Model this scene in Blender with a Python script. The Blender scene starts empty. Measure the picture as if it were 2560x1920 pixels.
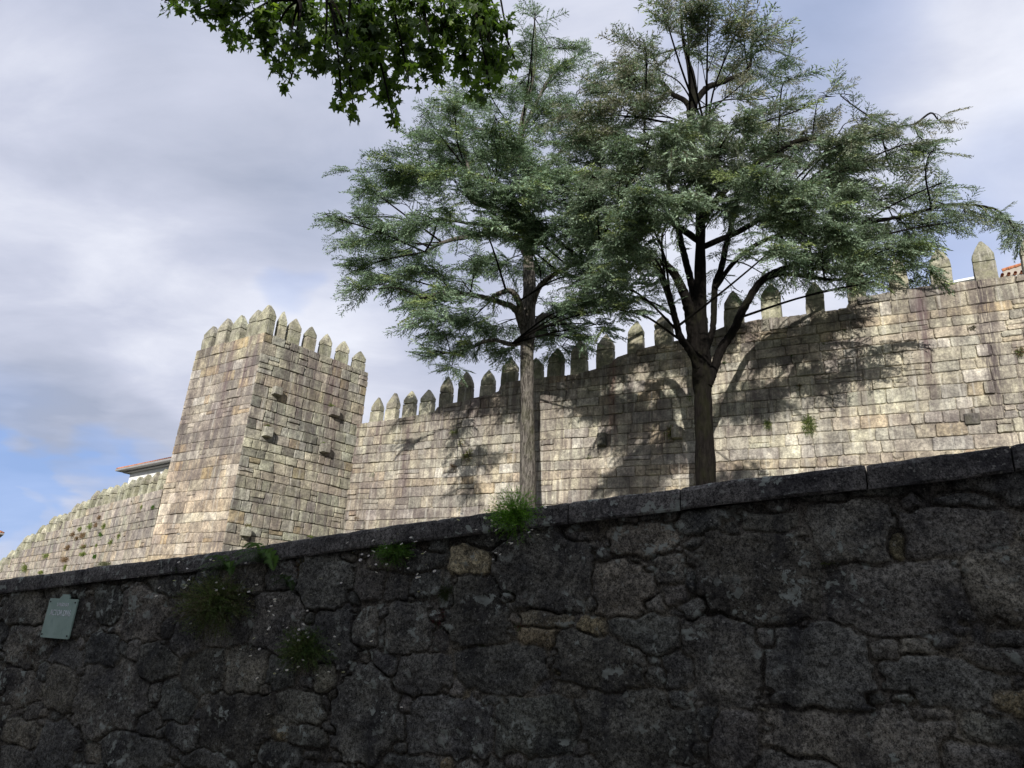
import bpy, math, random
import numpy as np
from mathutils import Vector, Matrix

S = bpy.context.scene
COL = S.collection
# ------------------------------------------------------------------ camera
FPX, PITCH, ROLL = 1836.0, 0.3456, 0.0667          # focal length in photo pixels (2560 wide)
EYE = np.array([0.0, 0.0, 1.6])
AF = np.array([0, math.cos(PITCH), math.sin(PITCH)])
_U = np.array([0, -math.sin(PITCH), math.cos(PITCH)]); _R = np.array([1.0, 0, 0])
AX = math.cos(ROLL)*_R + math.sin(ROLL)*_U
AY = -math.sin(ROLL)*_R + math.cos(ROLL)*_U
cam_d = bpy.data.cameras.new('camera'); cam = bpy.data.objects.new('camera', cam_d); COL.objects.link(cam)
cam_d.sensor_width = 36.0; cam_d.lens = 36.0*FPX/2560.0
cam_d.clip_start = 0.05; cam_d.clip_end = 3000
cam.matrix_world = Matrix(((AX[0], AY[0], -AF[0], EYE[0]), (AX[1], AY[1], -AF[1], EYE[1]),
                           (AX[2], AY[2], -AF[2], EYE[2]), (0, 0, 0, 1)))
S.camera = cam

def ray(px, py):
    return AX*((px-1280)/FPX) - AY*((py-960)/FPX) + AF
def at(px, py, Y):
    r = ray(px, py); return EYE + r*(Y/r[1])

# ------------------------------------------------------------------ world, sun, exposure
SUN_TRAVEL = Vector((0.19, 1.0, -0.46)).normalized()
EXPOSURE = 0.22
w = bpy.data.worlds.new('World'); S.world = w; w.use_nodes = True
nt = w.node_tree; nt.nodes.clear()
N = nt.nodes.new; L = nt.links.new
out = N('ShaderNodeOutputWorld'); bg = N('ShaderNodeBackground'); L(bg.outputs[0], out.inputs[0])
bg.inputs[1].default_value = 0.1
sky = N('ShaderNodeTexSky'); sky.sky_type = 'NISHITA'; sky.sun_disc = False
sky.sun_elevation = math.asin(-SUN_TRAVEL.z); sky.sun_rotation = math.atan2(-SUN_TRAVEL.x, -SUN_TRAVEL.y)
tc = N('ShaderNodeTexCoord')
def wmath(op, a, b=None, c=None, clamp=False):
    n = N('ShaderNodeMath'); n.operation = op; n.use_clamp = clamp
    for k, v in enumerate((a, b, c)):
        if v is None: continue
        if isinstance(v, (int, float)): n.inputs[k].default_value = v
        else: L(v, n.inputs[k])
    return n.outputs[0]
# clouds live on a flattened dome so that they stretch towards the horizon
sep = N('ShaderNodeSeparateXYZ'); L(tc.outputs['Generated'], sep.inputs[0])
den = wmath('ADD', wmath('MAXIMUM', sep.outputs[2], 0.0), 0.22)
cx_ = wmath('DIVIDE', sep.outputs[0], den); cy_ = wmath('DIVIDE', sep.outputs[1], den)
comb = N('ShaderNodeCombineXYZ'); L(cx_, comb.inputs[0]); L(cy_, comb.inputs[1])
def wnoise(scale, detail, rough, off=(0, 0, 0), dist=0.0, sc=(1, 1, 1), rot=0.0):
    m = N('ShaderNodeMapping'); m.inputs['Location'].default_value = off; m.inputs['Scale'].default_value = sc
    m.inputs['Rotation'].default_value = (0, 0, rot)
    L(comb.outputs[0], m.inputs[0]); n = N('ShaderNodeTexNoise'); L(m.outputs[0], n.inputs['Vector'])
    n.inputs['Scale'].default_value = scale; n.inputs['Detail'].default_value = detail
    n.inputs['Roughness'].default_value = rough; n.inputs['Distortion'].default_value = dist
    return n
nA = wnoise(1.1, 6, 0.52, (3.1, 1.7, 0), 0.3, (1, 1.5, 1), 0.5)
nB = wnoise(2.6, 9, 0.6, (7.3, 4.2, 0), 0.4, (1, 1.7, 1), 0.35)
nD = wnoise(2.0, 4, 0.5, (1, 9, 0))
dv = N('ShaderNodeVectorMath'); dv.operation = 'MULTIPLY_ADD'
sb = N('ShaderNodeVectorMath'); sb.operation = 'SUBTRACT'; L(nD.outputs['Color'], sb.inputs[0]); sb.inputs[1].default_value = (.5, .5, .5)
L(sb.outputs[0], dv.inputs[0]); dv.inputs[1].default_value = (.22, .22, .16); L(tc.outputs['Generated'], dv.inputs[2])
nrm = N('ShaderNodeVectorMath'); nrm.operation = 'NORMALIZE'; L(dv.outputs[0], nrm.inputs[0])
def lobe(px, py, deg, amp):
    d = ray(px*1.1573, py*1.1573); d = d/np.linalg.norm(d)
    dp = N('ShaderNodeVectorMath'); dp.operation = 'DOT_PRODUCT'; L(nrm.outputs[0], dp.inputs[0]); dp.inputs[1].default_value = d
    mr = N('ShaderNodeMapRange'); mr.interpolation_type = 'SMOOTHERSTEP'; L(dp.outputs['Value'], mr.inputs[0])
    mr.inputs[1].default_value = math.cos(math.radians(deg)); mr.inputs[2].default_value = 1.0
    mr.inputs[3].default_value = 0.0; mr.inputs[4].default_value = amp
    return mr.outputs[0]
def addall(v):
    r = v[0]
    for q in v[1:]: r = wmath('ADD', r, q)
    return r
blue = addall([lobe(30, 1022, 2.6, .9), lobe(130, 1030, 2.4, .8), lobe(230, 1010, 2.4, .6), lobe(300, 1040, 2.2, .4), lobe(-60, 1020, 4, .8), lobe(120, 1110, 4.5, .32), lobe(20, 1180, 4, .25), lobe(605, 640, 2.0, .32),
               lobe(1560, 20, 6, .2), lobe(1790, 0, 9, .34), lobe(2150, 480, 9, .3), lobe(2000, 600, 6, .3), lobe(-250, 1000, 12, .3)])
dark = addall([lobe(60, 60, 12, .22), lobe(60, 950, 6, .3), lobe(260, 940, 6, .3), lobe(120, 620, 9, .12), lobe(60, 730, 8, .22), lobe(250, 830, 9, .15), lobe(420, 480, 10, .15),
               lobe(560, 330, 12, .2), lobe(1750, 90, 9, .3), lobe(900, 680, 8, .15), lobe(30, 400, 9, .1)])
lite = addall([lobe(30, 560, 9, .25), lobe(280, 120, 12, .18), lobe(400, 620, 9, .3), lobe(690, 760, 8, .35), lobe(150, 860, 5, .2), lobe(1500, 650, 16, .5), lobe(2100, 300, 12, .35),
               lobe(1300, 0, 9, .2), lobe(40, 250, 8, .1)])
br = wmath('ADD', wmath('MULTIPLY', nA.outputs[0], 0.75), wmath('MULTIPLY', nB.outputs[0], 0.75))
br = wmath('SUBTRACT', wmath('ADD', wmath('SUBTRACT', br, 0.16), wmath('MULTIPLY', lite, .55)), wmath('MULTIPLY', dark, .75))
ramp = N('ShaderNodeValToRGB'); L(br, ramp.inputs[0])
e = ramp.color_ramp.elements
e[0].position = 0.12; e[0].color = (3.5, 3.9, 5.0, 1)
e[1].position = 0.95; e[1].color = (7.9, 8.1, 8.9, 1)
m_ = ramp.color_ramp.elements.new(0.55); m_.color = (5.3, 5.6, 6.8, 1)
bl = wmath('SUBTRACT', wmath('MULTIPLY', blue, wmath('ADD', nB.outputs[0], .55)), wmath('MULTIPLY', wmath('SUBTRACT', nA.outputs[0], .5), .5), None, True)
bl = wmath('MULTIPLY', bl, .7, None, True)
mixs = N('ShaderNodeMix'); mixs.data_type = 'RGBA'; L(bl, mixs.inputs[0]); L(ramp.outputs[0], mixs.inputs[6])
bc = N('ShaderNodeMix'); bc.data_type = 'RGBA'; bc.inputs[0].default_value = .75
L(sky.outputs[0], bc.inputs[6]); bc.inputs[7].default_value = (2.2, 3.9, 8.3, 1)
L(bc.outputs[2], mixs.inputs[7]); L(mixs.outputs[2], bg.inputs[0])

sd = bpy.data.lights.new('sun', 'SUN'); sun = bpy.data.objects.new('sun', sd); COL.objects.link(sun)
sd.energy = 4.8; sd.angle = math.radians(0.6); sd.color = (1.0, 0.955, 0.89)
sun.rotation_mode = 'QUATERNION'; sun.rotation_quaternion = SUN_TRAVEL.to_track_quat('-Z', 'Y')
sun.location = (-8, -30, 40)
S.view_settings.view_transform = 'Standard'; S.view_settings.look = 'None'
S.view_settings.exposure = EXPOSURE; S.view_settings.gamma = 1.0

# ------------------------------------------------------------------ helpers
rng = np.random.default_rng(11); random.seed(11)
def tag(o, label=None, cat=None, group=None, kind=None):
    if label: o['label'] = label
    if cat: o['category'] = cat
    if group: o['group'] = group
    if kind: o['kind'] = kind
    return o
def empty(name, loc=(0, 0, 0)):
    o = bpy.data.objects.new(name, None); COL.objects.link(o); o.location = loc; o.empty_display_size = .2
    return o
def mk(name, V, F, mats, parent=None, tone=None, smooth=False, mi=None, base=None):
    """V (n,3); F list of (m,k) int arrays; world coordinates; base = origin to subtract"""
    V = np.asarray(V, dtype=np.float32)
    if base is None: base = np.array(parent.location) if parent is not None else np.zeros(3)
    base = np.asarray(base, dtype=np.float32)
    me = bpy.data.meshes.new(name); F = [np.asarray(f, dtype=np.int32) for f in F if len(f)]
    nl = sum(f.size for f in F); nf = sum(len(f) for f in F)
    me.vertices.add(len(V)); me.vertices.foreach_set('co', (V-base).ravel())
    me.loops.add(nl); me.loops.foreach_set('vertex_index', np.concatenate([f.ravel() for f in F]))
    tot = np.concatenate([np.full(len(f), f.shape[1], np.int32) for f in F])
    st = np.concatenate([[0], np.cumsum(tot)[:-1]]).astype(np.int32)
    me.polygons.add(nf); me.polygons.foreach_set('loop_start', st); me.polygons.foreach_set('loop_total', tot)
    if mi is not None: me.polygons.foreach_set('material_index', np.asarray(mi, dtype=np.int32))
    me.polygons.foreach_set('use_smooth', np.full(nf, smooth))
    if tone is not None:
        a = me.color_attributes.new('tone', 'FLOAT_COLOR', 'POINT')
        t = np.ones((len(V), 4), np.float32); t[:, :tone.shape[1]] = tone; a.data.foreach_set('color', t.ravel())
    me.update(calc_edges=True)
    if not isinstance(mats, (list, tuple)): mats = [mats]
    for m in mats: me.materials.append(m)
    o = bpy.data.objects.new(name, me); COL.objects.link(o)
    if parent is not None: o.parent = parent
    else: o.location = base
    return o
class MB:
    def __init__(s): s.V = []; s.F = {}; s.T = []; s.n = 0; s.MI = {}
    def add(s, V, F, tone=(.5, .5, .5), mi=0):
        V = np.asarray(V, float).reshape(-1, 3)
        for f in F:
            f = np.atleast_2d(np.asarray(f, int)); k = f.shape[1]
            s.F.setdefault(k, []).append(f+s.n); s.MI.setdefault(k, []).append(np.full(len(f), mi))
        t = np.asarray(tone, float)
        if t.ndim == 1: t = np.tile(t, (len(V), 1))
        s.V.append(V); s.T.append(t[:, :3]); s.n += len(V)
    def build(s, name, mats, parent=None, smooth=False, base=None):
        F = [np.concatenate(v) for v in s.F.values()]; mi = np.concatenate([np.concatenate(v) for v in s.MI.values()])
        return mk(name, np.concatenate(s.V), F, mats, parent, np.concatenate(s.T), smooth, mi, base)
def box_vf(o, ax, ay, az):
    o, ax, ay, az = map(lambda q: np.asarray(q, float), (o, ax, ay, az))
    V = [o, o+ax, o+ax+ay, o+ay, o+az, o+ax+az, o+ax+ay+az, o+ay+az]
    F = [[0, 3, 2, 1], [4, 5, 6, 7], [0, 1, 5, 4], [1, 2, 6, 5], [2, 3, 7, 6], [3, 0, 4, 7]]
    return V, [np.array(F)]
def tube(mb, P, R, seg=8, tone=(.5, .5, .5), mi=0, rough=0.0, cap=True):
    P = np.asarray(P, float); R = np.asarray(R, float); n = len(P)
    T = np.gradient(P, axis=0); T /= np.linalg.norm(T, axis=1)[:, None]+1e-9
    ref = np.array([0.31, 0.95, 0.05]) if abs(T[0][2]) > .7 else np.array([0, 0, 1.0])
    A = np.cross(T, ref); A /= np.linalg.norm(A, axis=1)[:, None]+1e-9; B = np.cross(T, A)
    th = np.linspace(0, 2*math.pi, seg, endpoint=False)
    rr = R[:, None]*np.ones(seg)
    if rough: rr = rr*(1+rough*(rng.random((n, seg))-.5)+rough*.8*np.sin(th*3+rng.random()*6)[None, :]*.5)
    V = P[:, None, :]+rr[..., None]*(np.cos(th)[None, :, None]*A[:, None, :]+np.sin(th)[None, :, None]*B[:, None, :])
    i = np.arange(n-1)[:, None]*seg; j = np.arange(seg)[None, :]; j2 = (j+1) % seg
    F = np.stack([i+j, i+j2, i+seg+j2, i+seg+j], -1).reshape(-1, 4)
    mb.add(V.reshape(-1, 3), [F], tone, mi)
def spline(P, n):
    P = np.asarray(P, float); m = len(P)
    if m < 3:
        t = np.linspace(0, 1, n)[:, None]; return P[0]*(1-t)+P[-1]*t
    Q = np.vstack([2*P[0]-P[1], P, 2*P[-1]-P[-2]])
    out = []
    for u in np.linspace(0, m-1-1e-6, n):
        k = int(u); t = u-k; a, b, c, d = Q[k:k+4]
        out.append(.5*((2*b)+(-a+c)*t+(2*a-5*b+4*c-d)*t*t+(-a+3*b-3*c+d)*t**3))
    return np.array(out)
def vnoise(x, y, seed=0):
    r = np.random.default_rng(seed); G = r.random((256, 256)).astype(np.float32)
    xi = np.floor(x).astype(int); yi = np.floor(y).astype(int); fx = x-xi; fy = y-yi
    fx = fx*fx*(3-2*fx); fy = fy*fy*(3-2*fy)
    a = G[xi % 256, yi % 256]; b = G[(xi+1) % 256, yi % 256]; c = G[xi % 256, (yi+1) % 256]; d = G[(xi+1) % 256, (yi+1) % 256]
    return (a*(1-fx)+b*fx)*(1-fy)+(c*(1-fx)+d*fx)*fy
def fbm(x, y, oct=4, seed=0, g=.5):
    s = 0; a = 1; t = 0
    for o in range(oct):
        s = s+a*vnoise(x*2**o, y*2**o, seed+o*7); t += a; a *= g
    return s/t

# ------------------------------------------------------------------ materials
def new_mat(name, rough=.9):
    m = bpy.data.materials.new(name); m.use_nodes = True; t = m.node_tree
    b = t.nodes['Principled BSDF']; b.inputs['Roughness'].default_value = rough
    b.inputs['Specular IOR Level'].default_value = .25
    return m, t, b
class NT:
    def __init__(s, t): s.t = t
    def n(s, k, **kw):
        o = s.t.nodes.new(k)
        for a, v in kw.items(): setattr(o, a, v)
        return o
    def l(s, a, b): s.t.links.new(a, b)
    def noise(s, vec, scale, detail=4, rough=.55, dist=0.0):
        o = s.n('ShaderNodeTexNoise'); s.l(vec, o.inputs['Vector']); o.inputs['Scale'].default_value = scale
        o.inputs['Detail'].default_value = detail; o.inputs['Roughness'].default_value = rough; o.inputs['Distortion'].default_value = dist
        return o.outputs[0]
    def mapping(s, vec, sc=(1, 1, 1), loc=(0, 0, 0), rot=(0, 0, 0)):
        o = s.n('ShaderNodeMapping'); s.l(vec, o.inputs[0]); o.inputs['Scale'].default_value = sc
        o.inputs['Location'].default_value = loc; o.inputs['Rotation'].default_value = rot; return o.outputs[0]
    def rng(s, v, a, b, c=0.0, d=1.0, smooth=True):
        o = s.n('ShaderNodeMapRange'); s.l(v, o.inputs[0])
        if smooth: o.interpolation_type = 'SMOOTHSTEP'
        for k, q in enumerate((a, b, c, d)): o.inputs[k+1].default_value = q
        return o.outputs[0]
    def math(s, op, a, b=0.0, clamp=False):
        o = s.n('ShaderNodeMath', operation=op, use_clamp=clamp)
        for k, v in enumerate((a, b)):
            if isinstance(v, (int, float)): o.inputs[k].default_value = v
            else: s.l(v, o.inputs[k])
        return o.outputs[0]
    def mix(s, f, a, b, mode='MIX'):
        o = s.n('ShaderNodeMix', data_type='RGBA', blend_type=mode)
        for k, v in ((0, f), (6, a), (7, b)):
            if isinstance(v, (int, float)): o.inputs[k].default_value = v
            elif isinstance(v, tuple): o.inputs[k].default_value = (*v, 1) if len(v) == 3 else v
            else: s.l(v, o.inputs[k])
        return o.outputs[2]
    def bump(s, h, strength, dist, b):
        o = s.n('ShaderNodeBump'); o.inputs['Strength'].default_value = strength; o.inputs['Distance'].default_value = dist
        s.l(h, o.inputs['Height']); s.l(o.outputs[0], b.inputs['Normal']); return o

def castle_stone(name, streak=.8, streak_col=(.085, .062, .066), lichen=.25, moss=0.0, seed=0.0, spk=.35):
    m, t, b = new_mat(name, .92); q = NT(t)
    tcx = q.n('ShaderNodeTexCoord').outputs['Object']
    at_ = q.n('ShaderNodeAttribute', attribute_name='tone').outputs['Color']
    col = at_
    # granite grain
    g = q.noise(q.mapping(tcx, loc=(seed, 0, 0)), 11, 6, .8)
    col = q.mix(1.0, col, q.mix(q.rng(g, .34, .66), (1-spk, 1-spk, 1-spk), (1+spk, 1+spk, 1+spk*.9)), 'MULTIPLY')
    g2 = q.noise(tcx, 2.6, 6, .7)
    col = q.mix(1.0, col, q.mix(q.rng(g2, .34, .66), (.62, .61, .62), (1.32, 1.31, 1.27)), 'MULTIPLY')
    g5 = q.noise(q.mapping(tcx, (1, 1, .6), (seed, 5, 5)), .55, 5, .62)
    col = q.mix(1.0, col, q.mix(q.rng(g5, .36, .64), (.72, .70, .71), (1.22, 1.22, 1.19)), 'MULTIPLY')
    # run-off streaks
    s1 = q.noise(q.mapping(tcx, (1.9, 1.9, .12), (seed, 3, 0)), 1.0, 6, .65)
    s2 = q.noise(q.mapping(tcx, (6.5, 6.5, .35), (seed, 8, 0)), 1.0, 5, .65)
    s3 = q.noise(q.mapping(tcx, (5.0, 5.0, .28), (seed+9, 2, 0)), 1.0, 5, .65)
    area = q.noise(q.mapping(tcx, (.3, .3, .3), (seed+4, 1, 2)), 1.0, 4, .6)
    sm = q.math('MULTIPLY', q.rng(q.math('ADD', q.math('MULTIPLY', s1, .5), q.math('MULTIPLY', s2, .5)), .43, .58), q.rng(area, .38, .56, .12, 1.0))
    col = q.mix(q.math('MULTIPLY', sm, streak), col, streak_col)
    col = q.mix(q.math('MULTIPLY', q.rng(s3, .56, .66), .38), col, (.54, .52, .46))
    # pale lichen flecks
    lf = q.rng(q.noise(q.mapping(tcx, loc=(0, seed, 5)), 7.5, 3, .6), .68, .74)
    la = q.rng(q.noise(tcx, .55, 2, .5), .45, .62)
    col = q.mix(q.math('MULTIPLY', q.math('MULTIPLY', lf, la), lichen), col, (.5, .5, .44))
    if moss:
        ms = q.rng(q.noise(q.mapping(tcx, loc=(2, 7, seed)), 2.4, 5, .65), .42, .62)
        col = q.mix(q.math('MULTIPLY', ms, moss), col, (.22, .23, .11))
    q.l(col, b.inputs['Base Color'])
    h = q.math('ADD', q.math('MULTIPLY', q.noise(tcx, 9, 6, .7), 1.0), q.math('MULTIPLY', g, .35))
    q.bump(h, .75, .05, b)
    return m
M = {}
M['curtain'] = castle_stone('granite_curtain', .62, (.13, .105, .10), seed=0)
M['tower_l'] = castle_stone('granite_tower_front', .68, (.14, .12, .115), .4, seed=5)
M['tower_r'] = castle_stone('granite_tower_side', .65, (.10, .08, .082), .25, .10, seed=9)
M['far'] = castle_stone('granite_far_wall', .6, (.14, .115, .12), .3, seed=13)
M['merlon'] = castle_stone('granite_merlon', .35, (.12, .11, .095), .4, .25, seed=17)
M['merlon_far'] = castle_stone('granite_merlon_far', .3, (.1, .1, .085), .6, .3, seed=19)

def rubble_stone():
    m, t, b = new_mat('rubble_granite', .9); q = NT(t)
    tcx = q.n('ShaderNodeTexCoord').outputs['Object']
    col = q.n('ShaderNodeAttribute', attribute_name='tone').outputs['Color']
    g = q.noise(tcx, 28, 6, .85); g1 = q.noise(tcx, 75, 4, .8)
    gg = q.math('ADD', q.math('MULTIPLY', g, .6), q.math('MULTIPLY', g1, .4))
    col = q.mix(1.0, col, q.mix(q.rng(gg, .42, .60), (.30, .30, .29), (2.5, 2.5, 2.35)), 'MULTIPLY')
    big = q.noise(tcx, 2.1, 6, .65)
    col = q.mix(1.0, col, q.mix(q.rng(big, .3, .7), (.42, .42, .45), (1.6, 1.57, 1.5)), 'MULTIPLY')
    cr = q.rng(q.noise(q.mapping(tcx, (1, 1, .35), (4, 0, 0)), 2.6, 6, .7), .52, .66)
    col = q.mix(q.math('MULTIPLY', cr, .62), col, (.018, .018, .021))
    # pale lichen rosettes
    l1 = q.rng(q.noise(tcx, 8.5, 4, .62, .3), .575, .61); l2 = q.rng(q.noise(q.mapping(tcx, loc=(5, 1, 1)), 1.3, 3, .5), .47, .56)
    col = q.mix(q.math('MULTIPLY', q.math('MULTIPLY', l1, l2), .85), col, (.27, .30, .27))
    l3 = q.rng(q.noise(q.mapping(tcx, loc=(1, 5, 3)), 30, 3, .5), .645, .68)
    col = q.mix(q.math('MULTIPLY', l3, .6), col, (.28, .28, .25))
    q.l(col, b.inputs['Base Color'])
    h = q.math('ADD', q.math('MULTIPLY', q.noise(tcx, 22, 7, .72), 1.0), q.math('MULTIPLY', gg, .35))
    q.bump(h, .8, .022, b)
    return m
M['rubble'] = rubble_stone()
def bark(name, c1, c2, moss):
    m, t, b = new_mat(name, .95); q = NT(t)
    tcx = q.n('ShaderNodeTexCoord').outputs['Object']
    v = q.noise(q.mapping(tcx, (9, 9, 1.6)), 1.6, 6, .7, .6); v2 = q.noise(q.mapping(tcx, (1, 1, .5)), 1.4, 4, .6)
    col = q.mix(q.rng(v, .38, .62), c1, c2)
    col = q.mix(q.math('MULTIPLY', q.rng(v2, .48, .66), moss), col, (.05, .06, .015))
    lf = q.rng(q.noise(tcx, 6, 3, .6), .6, .7)
    col = q.mix(q.math('MULTIPLY', lf, .35), col, (c2[0]*1.5, c2[1]*1.5, c2[2]*1.45))
    q.l(col, b.inputs['Base Color']); q.bump(v, 1.0, .08, b); b.inputs['Specular IOR Level'].default_value = .08; return m
M['bark1'] = bark('bark_grey_brown', (.04, .035, .031), (.185, .168, .148), .3)
M['bark2'] = bark('bark_dark', (.006, .005, .0045), (.013, .0112, .010), .10)  # near-black albedo holds the foliage shade on the forked trunk
def leafmat(name, trans=0.0, rough=.6, spec=.2, tint=(1, 1, 1)):
    m, t, b = new_mat(name, rough); q = NT(t)
    col = q.n('ShaderNodeAttribute', attribute_name='tone').outputs['Color']
    q.l(col, b.inputs['Base Color']); b.inputs['Specular IOR Level'].default_value = spec
    if trans:
        o = t.nodes['Material Output']; tr = q.n('ShaderNodeBsdfTranslucent')
        q.l(q.mix(1.0, col, (1.5*tint[0], 1.7*tint[1], .6*tint[2]), 'MULTIPLY'), tr.inputs[0]); mx = q.n('ShaderNodeMixShader'); mx.inputs[0].default_value = trans
        q.l(b.outputs[0], mx.inputs[1]); q.l(tr.outputs[0], mx.inputs[2]); q.l(mx.outputs[0], o.inputs[0])
    return m
M['needles'] = leafmat('cedar_needles', .2, .7, .1, (.85, .85, 1.2)); M['leaf'] = leafmat('plane_leaf', .5, .45, .35)
M['herb'] = leafmat('herb_leaf', .3, .6); M['plain'] = leafmat('painted_tone', 0, .7)
M['petal'] = leafmat('petal', .3, .6)
def simple(name, c, rough=.8, nz=0.0, sc=5, metal=0):
    m, t, b = new_mat(name, rough); q = NT(t); tcx = q.n('ShaderNodeTexCoord').outputs['Object']
    b.inputs['Metallic'].default_value = metal
    f = q.noise(tcx, sc, 5, .6)
    k = nz
    q.l(q.mix(q.rng(f, .3, .7), tuple(v*(1-k) for v in c), tuple(v*(1+k) for v in c)), b.inputs['Base Color'])
    q.bump(f, .3, .02, b); return m
M['white'] = simple('whitewash', (.78, .78, .76), .85, .05, 3)
M['fascia'] = simple('grey_fascia', (.26, .255, .25), .8, .15, 6)
M['tile'] = simple('terracotta', (.42, .17, .085), .85, .35, 7)
M['earth'] = simple('grassy_earth', (.07, .085, .035), .95, .4, 1.5)
M['asphalt'] = simple('cobbled_street', (.06, .058, .055), .9, .3, 9)
M['plaster'] = simple('old_plaster', (.35, .32, .27), .9, .12, 2)
M['glass'] = simple('window_glass', (.03, .035, .04), .15, .1, 2)
M['dark'] = simple('dark_metal', (.012, .012, .012), .6, .1, 9)
def sign_mat():
    m, t, b = new_mat('sign_enamel', .38); q = NT(t); tcx = q.n('ShaderNodeTexCoord').outputs['Object']
    f = q.noise(tcx, 6, 5, .6); f2 = q.rng(q.noise(q.mapping(tcx, (1, 1, .25), (3, 0, 0)), 22, 4, .6), .56, .72)
    c = q.mix(q.rng(f, .3, .7), (.25, .36, .30), (.31, .43, .37)); c = q.mix(q.math('MULTIPLY', f2, .35), c, (.09, .13, .11))
    q.l(c, b.inputs['Base Color']); return m
M['sign'] = sign_mat(); M['letter'] = simple('worn_letters', (.75, .78, .82), .6, .25, 30)

# ------------------------------------------------------------------ vertical wall planes
class Plane:
    def __init__(s, P, ang=None, d=None):
        s.P = np.array([P[0], P[1], 0.0]); s.d = np.array([math.cos(ang), math.sin(ang), 0]) if d is None else np.array([d[0], d[1], 0])/math.hypot(d[0], d[1])
        n = np.array([s.d[1], -s.d[0], 0.0])
        if n @ (EYE-s.P)*np.array(1.0) < 0: n = -n
        s.n = n
    def hit(s, px, py, off=0.0):
        r = ray(px, py); P = s.P+s.n*off
        t = ((P-EYE) @ s.n)/(r @ s.n); X = EYE+r*t
        return float((X-P) @ s.d), float(X[2])
    def pt(s, u, z, off=0.0):
        return s.P+s.d*u+np.array([0, 0, z])+s.n*off
C1 = at(607, 1100, 36.0)
PR = Plane(C1, 0.764)                       # tower, right face, u grows away from the corner
PL = Plane(C1, 2.54)                        # tower, left face
uJ, _ = PR.hit(878, 1190); J = PR.pt(uJ, 0)
PC = Plane(J, d=(math.cos(2.64)*-1, math.sin(2.64)*-1))   # curtain, u grows to the right
uC0, _ = PL.hit(452, 1020); C0 = PL.pt(uC0, 0)
rv = ray(-620, 1500)
PF = Plane(C0, d=(rv[0], rv[1]))            # far wall, u grows away to the left
DBG = dict(C1=C1, J=J, C0=C0, uJ=uJ, uC0=uC0, uEnd=PC.hit(2560, 686))

PAL_C = [((.38, .35, .285), 5), ((.345, .33, .28), 4), ((.27, .255, .235), 3), ((.40, .36, .29), 3), ((.46, .44, .40), 1.6), ((.35, .285, .20), .6), ((.19, .175, .155), 1.3)]
PAL_TL = [((.40, .36, .305), 5), ((.36, .33, .285), 4), ((.30, .265, .24), 3), ((.45, .39, .32), 2), ((.52, .49, .45), 1.5), ((.40, .31, .20), 1.0), ((.18, .165, .15), 1.6)]
PAL_TR = [((.34, .325, .26), 5), ((.31, .31, .255), 4), ((.36, .32, .27), 3), ((.32, .32, .29), 1.8), ((.27, .21, .13), .5), ((.13, .13, .12), 1.2)]
PAL_F = [((.37, .33, .285), 5), ((.34, .31, .275), 4), ((.33, .32, .26), 2), ((.40, .34, .25), 1.5), ((.25, .23, .21), 1)]
PAL_M = [((.34, .33, .26), 4), ((.30, .29, .23), 3), ((.38, .365, .295), 2)]
def pick(pal, r):
    ww = np.array([p[1] for p in pal], float); c = np.array(pal[r.choice(len(pal), p=ww/ww.sum())][0])
    return c*(1+.22*(r.random()-.5))*(1+.05*(r.random(3)-.5))
def ring_quads(k, a, b):
    i = np.arange(k); j = (i+1) % k
    return np.stack([a+i, a+j, b+j, b+i], 1)
def block(mb, pl, c, depth, relief, r, tone, bev=.034):
    """c: four corners (u,z) ccw; a hewn block with chamfered, slightly wavering edges"""
    c = np.array(c, float); k = 12
    e = []
    for i in range(4):
        p, q = c[i], c[(i+1) % 4]; L_ = np.linalg.norm(q-p)+1e-6; t = min(.3, bev*1.3/L_)
        e += [p+(q-p)*t, (p+q)/2, q+(p-q)*t]
    e = np.array(e); cen = c.mean(0)
    jit = (r.random((k, 2))-.5)*.032
    ou = e+jit*.4
    inn = e+(cen-e)/(np.linalg.norm(cen-e, axis=1)[:, None]+1e-6)*bev+jit
    dz = relief+(r.random(k)-.5)*.02
    V = []
    for p in ou: V.append(pl.pt(p[0], p[1], -depth))
    for p in ou: V.append(pl.pt(p[0], p[1], -.012))
    for p, d_ in zip(inn, dz): V.append(pl.pt(p[0], p[1], d_))
    V.append(pl.pt(cen[0], cen[1], relief+.012*r.random()))
    F4 = np.concatenate([ring_quads(k, 0, k), ring_quads(k, k, 2*k)])
    i = np.arange(k); F3 = np.stack([2*k+i, 2*k+(i+1) % k, np.full(k, 3*k)], 1)
    mb.add(V, [F4, F3], tone)
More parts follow.
